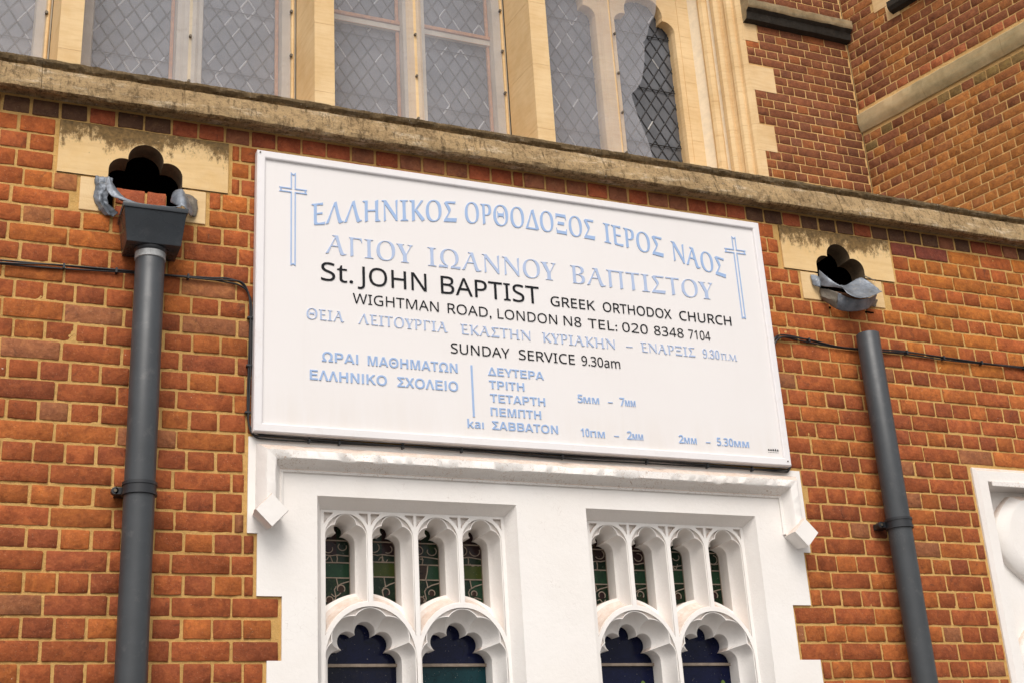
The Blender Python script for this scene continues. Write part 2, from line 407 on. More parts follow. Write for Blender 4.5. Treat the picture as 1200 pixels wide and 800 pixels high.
class Bricks:
    """a field of English-bond bricks on one wall; collects placements, then makes parts and one stuff mesh"""
    def __init__(s, Lh, Ls, H, D, seed, rough=1.0, nx=4, nz=3):
        r = random.Random(seed); s.r = r; s.items = []; s.H = H
        s.lib = {}
        for nm, L in (('h', Lh), ('s', Ls)):
            s.lib[nm] = []
            for k in range(12):
                ch = None
                if k >= 11: ch = (r.choice((-1, 1)), r.choice((-1, 1)), r.uniform(0.014, 0.03))
                n_ = nx + 2 if nm == 's' else nx
                vs, fs = brick_mesh('b', L, H, D, r, None, n_, nz, rough, ch)
                me = bpy.data.meshes.new('brick_' + ('header' if nm == 'h' else 'stretcher'))
                me.from_pydata(vs, [], fs); me.materials.append(M['brick'])
                me.polygons.foreach_set('use_smooth', [True]*len(me.polygons)); me.set_sharp_from_angle(angle=R(50))
                s.lib[nm].append((me, vs, fs, L))
    def put(s, kind, x, z, length, tint, y=0.0, hscale=1.0, pick=None):
        s.items.append((kind, x, z, length, tint, y, hscale, s.r.randrange(12) if pick is None else pick, s.r.uniform(-0.008, 0.008)))
    def finish(s, parent, score, to_world, rotz, limit=300):
        """to_world(x, y, z) -> world; rotz = wall rotation"""
        s.items.sort(key=score)
        root = Vector(parent.location)
        for it in s.items[:limit]:
            kind, x, z, length, tint, y, hs, k, tilt = it
            me, vs, fs, L = s.lib[kind][k]
            o = bpy.data.objects.new('brick', me); col.objects.link(o); o.parent = parent
            o.location = Vector(to_world(x, y, z)) - root
            o.scale = (length / L, 1, hs); o.rotation_euler = (0, tilt, rotz)
            o.color = (*tint, 1)
        V = []; F = []; C = []
        for it in s.items[limit:]:
            kind, x, z, length, tint, y, hs, k, tilt = it
            me, vs, fs, L = s.lib[kind][k]; base = len(V); q = length / L
            ct, st = math.cos(tilt), math.sin(tilt)
            for vx, vy, vz in vs:
                a = vx*q; c_ = vz*hs
                V.append(to_world(x + a*ct + c_*st, y + vy, z - a*st + c_*ct))
            F += [tuple(i + base for i in f) for f in fs]
            C += [tint] * len(fs)
        if V:
            me = bpy.data.meshes.new('bricks')
            me.from_pydata(V, [], F); me.materials.append(M['brick_field'])
            at = me.color_attributes.new('tint', 'FLOAT_COLOR', 'CORNER')
            data = []
            for f, c in zip(F, C): data += [*c, 1.0] * len(f)
            at.data.foreach_set('color', data)
            me.polygons.foreach_set('use_smooth', [True]*len(me.polygons)); me.set_sharp_from_angle(angle=R(50))
            o = link_mesh('bricks', me, parent); o['kind'] = 'stuff'

def cut(x0, x1, excl, minw=0.022, gap=0.009):
    segs = [(x0, x1)]
    for a, b in excl:
        out = []
        for s0, s1 in segs:
            if b + gap <= s0 or a - gap >= s1: out.append((s0, s1)); continue
            if s0 < a - gap: out.append((s0, a - gap))
            if s1 > b + gap: out.append((b + gap, s1))
        segs = out
    return [q for q in segs if q[1] - q[0] > minw]

CZ0, CH = 4.407, 0.0775
def left_edge(z):   # left outline of the white surround (quoined)
    if z > 2.745: return 1.003
    n = int((2.745 - z) / 0.2325)
    return (1.042, 1.136)[n % 2] if n < 2 else (1.082, 1.136)[n % 2]
def right_edge(z):
    if z > 2.745: return 3.514
    n = int((2.745 - z) / 0.2325)
    return (3.476, 3.381)[n % 2] if n < 2 else (3.485, 3.381)[n % 2]

wall = empty('brick_wall', (2.3, 0, 0), 'orange red brick wall in English bond carrying the white signboard, with thick ochre mortar joints', 'wall')
bk = Bricks(0.0975, 0.2045, 0.0672, 0.05, 11, 1.0)
r_ = random.Random(5)
OUT = (0.0, 3.342)   # x shift of the two rainwater outlets
def lower_tint(x, z, k):
    v = r_.random(); f = r_.uniform(0.84, 1.14)
    base = Vector((0.355, 0.092, 0.029)) * f
    if v < 0.22: base = Vector((0.425, 0.122, 0.031)) * f          # orange
    elif v < 0.40: base = Vector((0.315, 0.082, 0.030)) * f        # plum red
    elif v < 0.46: base = Vector((0.34, 0.125, 0.052)) * f          # buff
    if z > 3.5: base = base.lerp(Vector((base.x * 1.22, base.y * 1.2, base.z * 1.0)), min(1, (z-3.5)*2))
    if x > 3.9 and z > 3.7 and v < 0.5: base = Vector((0.47, 0.145, 0.027)) * f
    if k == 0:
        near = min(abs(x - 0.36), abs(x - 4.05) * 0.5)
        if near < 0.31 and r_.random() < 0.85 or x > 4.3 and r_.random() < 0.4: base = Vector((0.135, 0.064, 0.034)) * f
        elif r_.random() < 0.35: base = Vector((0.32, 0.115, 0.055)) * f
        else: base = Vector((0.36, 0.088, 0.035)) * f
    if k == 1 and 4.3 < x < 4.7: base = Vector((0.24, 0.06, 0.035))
    return tuple(base)
for k in range(0, 57):
    z = CZ0 - k*CH
    header = k % 2 == 0
    excl = []
    if z < 3.125: excl.append((left_edge(z), right_edge(z)))
    if z < 3.20 and z > 1.35: excl.append((4.512, 5.78))
    for s in OUT:
        if 1 <= k <= 3: excl.append((0.2405 + s, 0.916 + s))
        if 4 <= k <= 5: excl.append((0.335 + s, 0.829 + s))
    for side in (0, 1):
        if side == 0: H0, PH, S0, PS, lo, hi = 0.190, 0.1076, 0.200, 0.2152, -1.5, 2.2
        elif k <= 13: H0, PH, S0, PS, lo, hi = 4.311, 0.1068, 4.312, 0.2136, 2.2, 6.6
        else: H0, PH, S0, PS, lo, hi = 3.590, 0.1070, 3.706, 0.2140, 2.2, 6.6
        c0, p = (H0, PH) if header else (S0, PS)
        jit = r_.uniform(-0.006, 0.006)
        if side == 0: lasts = -9
        n0 = math.ceil((lo - c0) / p) - side; n1 = math.floor((hi - c0) / p - 1e-6)
        for n in range(n0, n1 + 1):
            xc = c0 + n*p + jit; w_ = p - 0.0100 + r_.uniform(-0.0035, 0.0025)
            xa = xc - w_/2; xb = xc + w_/2
            if side: xa = max(xa, lasts)
            if xb - xa < 0.03: continue
            for a, b in cut(xa, xb, excl):
                xx = (a + b) / 2; L = b - a
                yy = r_.uniform(-0.0022, 0.0022)
                if k == 0: yy -= 0.001
                zz = z + r_.uniform(-0.0012, 0.0012)
                hsc = r_.uniform(0.965, 1.02)
                if k > 40: yy = 0
                if side == 0: lasts = max(lasts, b + 0.010)
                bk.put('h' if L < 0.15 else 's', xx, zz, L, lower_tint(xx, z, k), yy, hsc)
def seen_score(it):   # bricks in view and near the camera first
    x, z = it[1], it[2]
    if not (-0.05 < x < 5.2 and 2.05 < z < 4.45): return 1000 + abs(x)
    if 0.98 < x < 3.48 and 3.12 < z < 4.34: return 900
    d = math.hypot(x, 4.77, z - 1.6)
    return d - it[3] * 4
bk.finish(wall, seen_score, lambda x, y, z: (x, y, z), 0.0)

def mortar_sheet(name, mat, x0, x1, z0, z1, step, ydepth, amp, parent, to_world, holes=()):
    b = B(); nx = int((x1-x0)/step); nz = int((z1-z0)/step)
    idx = {}
    vs = []; fs = []
    def inside(x, z): return any(a < x < c and d < z < e for a, c, d, e in holes)
    for j in range(nz+1):
        for i in range(nx+1):
            x = x0 + (x1-x0)*i/nx; z = z0 + (z1-z0)*j/nz
            n = noise.noise(Vector((x*42, 3.1, z*42)))*0.65 + noise.noise(Vector((x*95, 9.1, z*95)))*0.5
            vs.append(to_world(x, ydepth + n*amp, z))
    for j in range(nz):
        for i in range(nx):
            x = x0 + (x1-x0)*(i+0.5)/nx; z = z0 + (z1-z0)*(j+0.5)/nz
            if inside(x, z): continue
            a = j*(nx+1)+i; fs.append((a, a+1, a+nx+2, a+nx+1))
    b.add(vs, fs)
    return b.build(name, mat, parent, smooth=80, fix=False)
opn = [(0.43 + s, 0.735 + s, 3.985, 4.31) for s in OUT]
core_holes = opn + [(1.16, 3.36, 1.9, 3.0), (4.6, 5.7, 1.45, 3.12)]
mortar_sheet('mortar', M['mortar'], -0.25, 5.45, 2.0, 4.452, 0.0085, 0.0042, 0.0036, wall, lambda x, y, z: (x, y, z), core_holes)
b = B()
for x0, x1, z0, z1 in ((-1.5, -0.25, 0, 4.45), (5.45, 6.6, 0, 4.45), (-0.25, 1.15, 0, 2.0), (3.37, 5.45, 0, 2.0)):
    b.add([(x0, 0.006, z0), (x1, 0.006, z0), (x1, 0.006, z1), (x0, 0.006, z1)], [(0, 1, 2, 3)])
b.build('mortar', M['mortar'], wall, fix=False)
b = B()   # wall core with its top and back
b.box(-1.5, 6.6, 0.32, 0.36, 0, 4.45); b.box(-1.52, -1.5, 0.0, 0.36, 0, 4.45); b.box(6.6, 6.62, 0.0, 0.36, 0, 4.45)
b.build('wall_core', M['mortar'], wall)

# coping stones: a weathered, eroded moulding along the top of the wall
prof = [(0.03, 4.4525), (-0.036, 4.450), (-0.048, 4.442), (-0.070, 4.437), (-0.083, 4.443), (-0.085, 4.458), (-0.0745, 4.490), (-0.063, 4.524), (-0.0525, 4.556),
        (-0.040, 4.560), (-0.037, 4.566), (-0.049, 4.573), (-0.056, 4.584), (-0.053, 4.597), (-0.037, 4.607), (0.0, 4.616), (0.18, 4.632), (0.38, 4.615), (0.40, 4.50), (0.36, 4.452)]
joints = [-1.5, -0.72, 0.165, 0.715, 1.33, 1.98, 2.62, 3.21, 3.93, 4.62, 5.33, 6.0, 6.62]
for a, c in zip(joints[:-1], joints[1:]):
    n = max(8, int((c-a)/0.011)); loops = []
    sh = rng.uniform(-0.003, 0.003)
    for i in range(n+1):
        x = a + 0.0008 + (c-a-0.0016)*i/n
        e = min(i, n-i); rnd = 0.003 if e == 0 else 0.0
        L = []
        for q, (y, z) in enumerate(prof):
            p = Vector((x*7, y*30, z*30))
            front = 1.0 if 1 < q < 15 else 0.15
            big = noise.noise(Vector((x*3.2, 1.7, q*0.15)))*0.003
            mid = noise.noise(Vector((x*17, y*60, z*60)))*0.0035
            fine = noise.noise(Vector((x*60, y*90, z*90)))*0.0035
            bite = max(0, noise.noise(Vector((x*6.5+3, 0.2, z*9)))*0.7 + noise.noise(Vector((x*21, 7.2, z*30)))*0.4 - 0.26) * (0.09 if 3 <= q <= 5 else 0.04 if q in (6, 12, 13) else 0.012)
            dy = front*(big + mid + fine + bite) + rnd + sh
            dz = front*(noise.noise(Vector((x*13, 5, z*40)))*0.003 + (bite*0.6 if q in (2, 3, 4) else 0))
            L.append((x, y + dy, z + dz))
        loops.append(L)
    b = B(); b.loft(loops, True); m_ = len(prof)
    b.add(loops[0], [tuple(range(m_))]); b.add(loops[-1], [tuple(range(m_))[::-1]])
    b.build('coping_stone', M['coping'], wall, smooth=32)

# ------------------------------------------------------------------ trefoil rainwater outlets in the wall
def arc_pts(cx, cz, r, a0, a1, n):
    return [(cx + r*math.cos(R(a0 + (a1-a0)*i/n)), cz + r*math.sin(R(a0 + (a1-a0)*i/n))) for i in range(n+1)]
def circ_x(a, b):    # upper intersection of two circles (x, z, r)
    (x0, z0, r0), (x1, z1, r1) = a, b
    d = math.hypot(x1-x0, z1-z0); t_ = (r0*r0 - r1*r1 + d*d)/(2*d); h = math.sqrt(r0*r0 - t_*t_)
    mx_, mz_ = x0 + (x1-x0)*t_/d, z0 + (z1-z0)*t_/d
    c_ = [(mx_ + h*(z1-z0)/d, mz_ - h*(x1-x0)/d), (mx_ - h*(z1-z0)/d, mz_ + h*(x1-x0)/d)]
    return max(c_, key=lambda p: p[1])
def trefoil(s):
    A = (0.496 + s, 4.176, 0.056); T = (0.581 + s, 4.236, 0.069); C = (0.668 + s, 4.178, 0.058)
    ang = lambda c_, p: math.degrees(math.atan2(p[1]-c_[1], p[0]-c_[0]))
    p, q = circ_x(A, T), circ_x(T, C)
    l = arc_pts(*A, 180, ang(A, p), 12)
    a0, a1 = ang(T, p), ang(T, q)
    if a0 < 0: a0 += 360
    return l, arc_pts(*T, a0, a1, 20)[1:], arc_pts(*C, ang(C, q), 0, 12)[1:]
for s in OUT:
    l, t_, r2 = trefoil(s)
    z0, z1 = 4.1375, 4.366
    head = l + t_ + r2
    lo_ = [(head[0][0], z0)] + head + [(head[-1][0], z0)]
    x0, x1 = 0.2485 + s, 0.908 + s
    outer = [(x0, z0), (x0, z1), (x1, z1), (x1, z0)]
    ring = [(x0, z0), (x0, z1), (x1, z1), (x1, z0)] + lo_[::-1]
    b = B()
    polys = [Vector((x, z, 0)) for x, z in ring]
    tris = tessellate_polygon([polys])
    yf = -0.0035
    b.add([(x, yf, z) for x, z in ring], tris)
    b.add([(x, 0.10, z) for x, z in ring], [tuple(reversed(t3)) for t3 in tris])
    n = len(ring)
    vv = [(x, yf, z) for x, z in ring] + [(x, 0.10, z) for x, z in ring]
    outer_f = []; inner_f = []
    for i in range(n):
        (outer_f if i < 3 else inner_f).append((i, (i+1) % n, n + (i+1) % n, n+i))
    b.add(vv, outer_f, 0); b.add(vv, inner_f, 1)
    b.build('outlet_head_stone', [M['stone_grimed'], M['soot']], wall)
    for xa, xb in ((0.3385 + s, 0.4405 + s), (0.7265 + s, 0.822 + s)):
        b = B(); b.box(xa, xb, -0.002, 0.11, 3.987, 4.130)
        b.build('outlet_jamb_stone', M['stone'], wall, bevel=0.003)
    # brick apron inside the throat and the black cavity behind it
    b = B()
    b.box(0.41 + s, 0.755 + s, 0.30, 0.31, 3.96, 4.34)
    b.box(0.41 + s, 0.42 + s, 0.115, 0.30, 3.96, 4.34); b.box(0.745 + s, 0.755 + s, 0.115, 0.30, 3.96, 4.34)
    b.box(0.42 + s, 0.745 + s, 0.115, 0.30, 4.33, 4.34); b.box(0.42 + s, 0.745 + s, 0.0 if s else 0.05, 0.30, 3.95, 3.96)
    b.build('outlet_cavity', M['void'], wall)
    if s == 0:
        for xa, xb in ((0.478, 0.588), (0.598, 0.672)):
            for zc in (4.090, 4.0125):
                vs, fs = brick_mesh('b', xb-xa, 0.066, 0.08, rng, None)
                b = B(); b.add([(v[0] + (xa+xb)/2, v[1] + 0.045, v[2] + zc) for v in vs], fs)
                o = b.build('brick', M['brick'], wall, smooth=50, fix=False); o.color = (0.40, 0.10, 0.04, 1)
        b = B(); b.box(0.474, 0.674, 0.052, 0.11, 3.97, 4.118); b.build('mortar', M['mortar'], wall)
    else:
        for xa, xb in ((3.785, 3.868), (3.878, 3.975), (3.985, 4.058)):
            vs, fs = brick_mesh('b', xb-xa, 0.066, 0.08, rng, None)
            b = B(); b.add([(v[0] + (xa+xb)/2, v[1] + 0.012, v[2] + 4.0185) for v in vs], fs)
            o = b.build('brick', M['brick'], wall, smooth=50, fix=False); o.color = (0.16, 0.07, 0.03, 1)

# ------------------------------------------------------------------ white painted stone window under the sign
win = empty('traceried_window', (2.257, 0, 1.2), 'white painted stone traceried window of two panels below the signboard, with square hood mould and diamond label stops', 'window')
XL, XR, ZTOP = 1.008, 3.509, 3.118
steps = []
zs = [2.745]
outl = [(XL, 2.745), (XL, ZTOP), (XR, ZTOP), (XR, 2.745)]
zc = 2.745; n = 0; Lp = []; Rp = []
while zc > 1.3:
    zn = zc - 0.2325
    le = left_edge((zc+zn)/2) + 0.004; re = right_edge((zc+zn)/2) - 0.004
    Lp += [(le, zc), (le, zn)]; Rp += [(re, zc), (re, zn)]
    zc = zn
outer = [(XL, ZTOP), (XR, ZTOP), (XR, 2.745)] + Rp + [p for p in Lp[::-1]] + [(XL, 2.745)]
outer = [p for i, p in enumerate(outer) if i == 0 or (abs(p[0]-outer[i-1][0]) + abs(p[1]-outer[i-1][1])) > 1e-5]
zb = zc
CENT = (1.6875, 2.828)
ZS = 1.50     # sill of the panels
YF = -0.005
b = B()
holes = [[(c-0.4135, ZS), (c-0.4135, 2.899), (c+0.4135, 2.899), (c+0.4135, ZS)] for c in CENT]
plate(b, outer, holes, YF)
n = len(outer)
# ragged little return round the outline where paint meets brick
b.loft([[(x, YF, z) for x, z in outer], [(x, 0.14, z) for x, z in outer]])
b.build('surround', M['white'], win)
for c in CENT:   # splayed reveal of each panel
    b = B()
    A = [(c-0.4135, ZS), (c-0.4135, 2.899), (c+0.4135, 2.899), (c+0.4135, ZS)]
    D = [(c-0.3825, ZS), (c-0.3825, 2.862), (c+0.3825, 2.862), (c+0.3825, ZS)]
    b.loft([[(x, YF, z) for x, z in A], [(x, 0.006, z) for x, z in [(c-0.409, ZS), (c-0.409, 2.893), (c+0.409, 2.893), (c+0.409, ZS)]], [(x, 0.060, z) for x, z in D]])
    b.build('reveal', M['white'], win)

def bulge_arc(p, q, bulge, n):
    """n points from p (included) to q (excluded); bulge = sagitta / half chord, positive = left of p->q"""
    (x0, z0), (x1, z1) = p, q
    if abs(bulge) < 1e-6: return [(x0 + (x1-x0)*i/n, z0 + (z1-z0)*i/n) for i in range(n)]
    th = 4*math.atan(bulge); ch = math.hypot(x1-x0, z1-z0); rad = ch/(2*math.sin(th/2))
    mx_, mz_ = (x0+x1)/2, (z0+z1)/2; nx_, nz_ = -(z1-z0)/ch, (x1-x0)/ch
    cx = mx_ - nx_*rad*math.cos(th/2); cz = mz_ - nz_*rad*math.cos(th/2)
    a0 = math.atan2(z0-cz, x0-cx)
    return [(cx + abs(rad)*math.cos(a0 - th*i/n), cz + abs(rad)*math.sin(a0 - th*i/n)) for i in range(n)]
def foils(pts, bulges, ns):
    out = []
    for i in range(len(pts)-1): out += bulge_arc(pts[i], pts[i+1], bulges[i], ns[i])
    return out + [pts[-1]]
def mirror(pts): return pts + [(-x, z) for x, z in pts[::-1]]
def offset_loop(L, d):
    """offset closed (x,z) loop outward; loop runs clockwise seen from the front (left jamb up, right jamb down)"""
    n = len(L); out = []
    for i in range(n):
        a, p, c = L[i-1], L[i], L[(i+1) % n]
        t1 = Vector((p[0]-a[0], p[1]-a[1])); t2 = Vector((c[0]-p[0], c[1]-p[1]))
        if t1.length < 1e-9: t1 = t2
        if t2.length < 1e-9: t2 = t1
        n1 = Vector((-t1.y, t1.x)).normalized(); n2 = Vector((-t2.y, t2.x)).normalized()
        m_ = (n1 + n2); m_ = m_.normalized() if m_.length > 1e-6 else n1
        k = d / max(0.5, m_.dot(n1)); out.append((p[0] + m_.x*k, p[1] + m_.y*k))
    return out
EL = lambda d: 2.283 + 0.228*math.sqrt(max(0.0, 1-(d/0.199)**2))    # extrados of a lower arch
def upper_loops(cx, c, side):
    """side=+1: lower arch centre lies to the right of this light"""
    hw = 0.0855
    def head_A():
        pts = []
        for i in range(37):
            a = math.pi - math.pi*i/36
            pts.append((hw*math.cos(a), 2.755 + 0.095*math.sin(a)**0.94))
        return pts
    A2 = foils([(-hw+0.004, 2.757), (-0.0425, 2.808), (0.0425, 2.808), (hw-0.004, 2.757)], [0.42, 0.93, 0.42], [10, 16, 10])
    C = foils([(-0.059, 2.757), (-0.0165, 2.793), (0.0165, 2.793), (0.059, 2.757)], [0.42, 2.67, 0.42], [10, 16, 10])
    def full(head, w_, bot):
        L = [(cx - w_, bot(-w_)), (cx - w_, 2.60)] + [(cx+x, z) for x, z in head] + [(cx + w_, 2.60)]
        return L + [(cx + w_ - 2*w_*i/10, bot(w_ - 2*w_*i/10)) for i in range(10)]
    dA = lambda x: EL(abs(cx + x - c)); dC = lambda x: 2.560 - 2.2*(cx + x - c)**2
    LA = full(head_A(), hw, dA); LA2 = full(A2, hw-0.004, lambda x: dA(x) + 0.004); LC = full(C, 0.059, dC)
    return LA, LA2, LC
def lower_loops(c):
    hw = 0.181
    def arch():
        pts = []
        for i in range(61):
            a = math.pi - math.pi*i/60; pts.append((hw*math.cos(a), 2.281 + 0.212*math.sin(a)**0.97))
        return pts
    A2 = foils([(-hw+0.006, 2.295), (-0.150, 2.358), (-0.060, 2.456), (0.060, 2.456), (0.150, 2.358), (hw-0.006, 2.295)], [0.32, 0.52, 0.52, 0.52, 0.32], [10, 13, 14, 13, 10])
    C = foils([(-0.147, 2.298), (-0.094, 2.340), (-0.040, 2.398), (0.040, 2.398), (0.094, 2.340), (0.147, 2.298)], [0.45, 1.12, 1.3, 1.12, 0.45], [10, 13, 14, 13, 10])
    def full(head, w_):
        return [(c - w_, ZS), (c - w_, 2.2)] + [(c+x, z) for x, z in head] + [(c + w_, 2.2), (c + w_, ZS)]
    return full(arch(), hw), full(A2, hw-0.006), full(C, 0.147)
YT = 0.060
glass_defs = []
for pc in CENT:
    b = B(); holes = []; lofts = []
    for li, off in enumerate((-0.282, -0.094, 0.094, 0.282)):
        cx = pc + off; c = pc + (-0.188 if li < 2 else 0.188)
        LA, LA2, LC = upper_loops(cx, c, 1 if li % 2 == 0 else -1)
        holes.append(LA); lofts.append((LA, LA2, LC)); glass_defs.append((cx, c, LC, li))
        for sg in (-1, 1):   # sunk spandrel eyes
            tri = []
            xr = 0.088; pts = [(xr, 2.8535), (0.052, 2.8535)]
            for i in range(6):
                a = R(58 - 30*i/5); pts.append((0.099*math.cos(a), 2.757 + 0.108*math.sin(a)))
            pts = [p for p in pts if p[1] <= 2.8536 and p[0] <= xr + 1e-6] + [(xr, 2.806)]
            tri = [(cx + sg*x, z) for x, z in pts]
            if sg < 0: pass
            holes.append(tri)
            b.loft([[(x, YT, z) for x, z in tri], [(x, YT + 0.02, z) for x, z in tri]])
            b.add([(x, YT + 0.02, z) for x, z in tri], [tuple(range(len(tri)))])
    lows = []
    for c in (pc - 0.188, pc + 0.188):
        LA, LA2, LC = lower_loops(c); holes.append(LA); lows.append((LA, LA2, LC)); glass_defs.append((c, c, LC, 9))
    plate(b, [(pc-0.3825, ZS), (pc-0.3825, 2.862), (pc+0.3825, 2.862), (pc+0.3825, ZS)], holes, YT)
    b.build('tracery_face', M['white'], win)
    for LA, LA2, LC in lofts + lows:
        O = offset_loop(LA2, 0.0035)
        # keep the rim inside the arch
        O2 = []
        for p, a in zip(O, LA): O2.append(p)
        b = B()
        Y = lambda L, y: [(x, y, z) for x, z in L]
        b.loft([Y(LA, YT), Y(LA, YT + 0.016)]); b.loft([Y(LA, YT + 0.016), Y(O2, YT + 0.016)])
        b.loft([Y(O2, YT + 0.016), Y(O2, YT + 0.005)]); b.loft([Y(O2, YT + 0.005), Y(LA2, YT + 0.005)])
        mixl = lambda k: [((1-k)*p[0] + k*q[0], (1-k)*p[1] + k*q[1]) for p, q in zip(LA2, LC)]
        b.loft([Y(LA2, YT + 0.005), Y(mixl(0.06), YT + 0.026), Y(mixl(0.18), YT + 0.047), Y(mixl(0.40), YT + 0.066), Y(mixl(0.70), YT + 0.080), Y(LC, YT + 0.087)])
        b.loft([Y(LC, YT + 0.087), Y(LC, YT + 0.165)])
        b.build('tracery_light', M['white'], win, smooth=28)
# hood mould, swept round three sides with mitres
hp = [(0.0, 0.0), (0.0, -0.013), (0.008, -0.016), (0.012, -0.012), (0.022, -0.022), (0.031, -0.040), (0.036, -0.058), (0.042, -0.063), (0.072, -0.062), (0.079, -0.055), (0.100, -0.022), (0.104, -0.010), (0.104, 0.0)]
ILX, IRX, IZ = 1.140, 3.374, 2.985
def sweep(rail, nm, x0, x1, horiz):
    """rail: function(d, u) -> (x, z) for u in 0..1"""
    b = B(); n = int(abs(x1-x0)/0.014); loops = []
    for i in range(n+1):
        u = i/n; L = []
        for q, (d, y) in enumerate(hp):
            x, z = rail(d, u)
            amp = 1.0 if q >= 5 and q <= 10 else 0.25
            e = (noise.noise(Vector((x*30, z*30, q*0.4)))*0.0022 + noise.noise(Vector((x*9, z*9, 4)))*0.002)*amp
            bite = max(0, noise.noise(Vector((x*11+7, z*11, 0.3))) - 0.38)*0.035*amp if horiz else 0
            L.append((x, y + e + bite, z - (bite*0.3 if horiz else 0)))
        loops.append(L)
    b.loft(loops, False)
    return b.build(nm, M['white_peel'] if horiz else M['white'], win, smooth=40)
sweep(lambda d, u: (ILX - d + (IRX - ILX + 2*d)*u, IZ + d), 'hood_mould', ILX, IRX, True)
sweep(lambda d, u: (ILX - d, 2.82 + (IZ + d - 2.82)*u), 'hood_return', 2.82, 3.09, False)
sweep(lambda d, u: (IRX + d, 2.82 + (IZ + d - 2.82)*u), 'hood_return', 2.82, 3.09, False)
for x in (1.079, 3.434):   # diamond label stops
    b = B(); z = 2.812; loops = []
    for y, h in ((0.0, 0.052), (-0.030, 0.056), (-0.055, 0.058), (-0.068, 0.062), (-0.092, 0.064), (-0.100, 0.060)):
        L = []
        for k in range(4):
            a0 = R(90*k + 45 + 45); a1 = R(90*(k+1) + 90)
            for i in range(4):
                t_ = i/4; L.append((x + h*(math.cos(a0)*(1-t_) + math.cos(a1)*t_), y, z + h*(math.sin(a0)*(1-t_) + math.sin(a1)*t_)*1.02))
        loops.append(L)
    b.loft(loops); b.add(loops[-1], [tuple(range(16))])
    b.build('label_stop', M['white'], win, smooth=25)

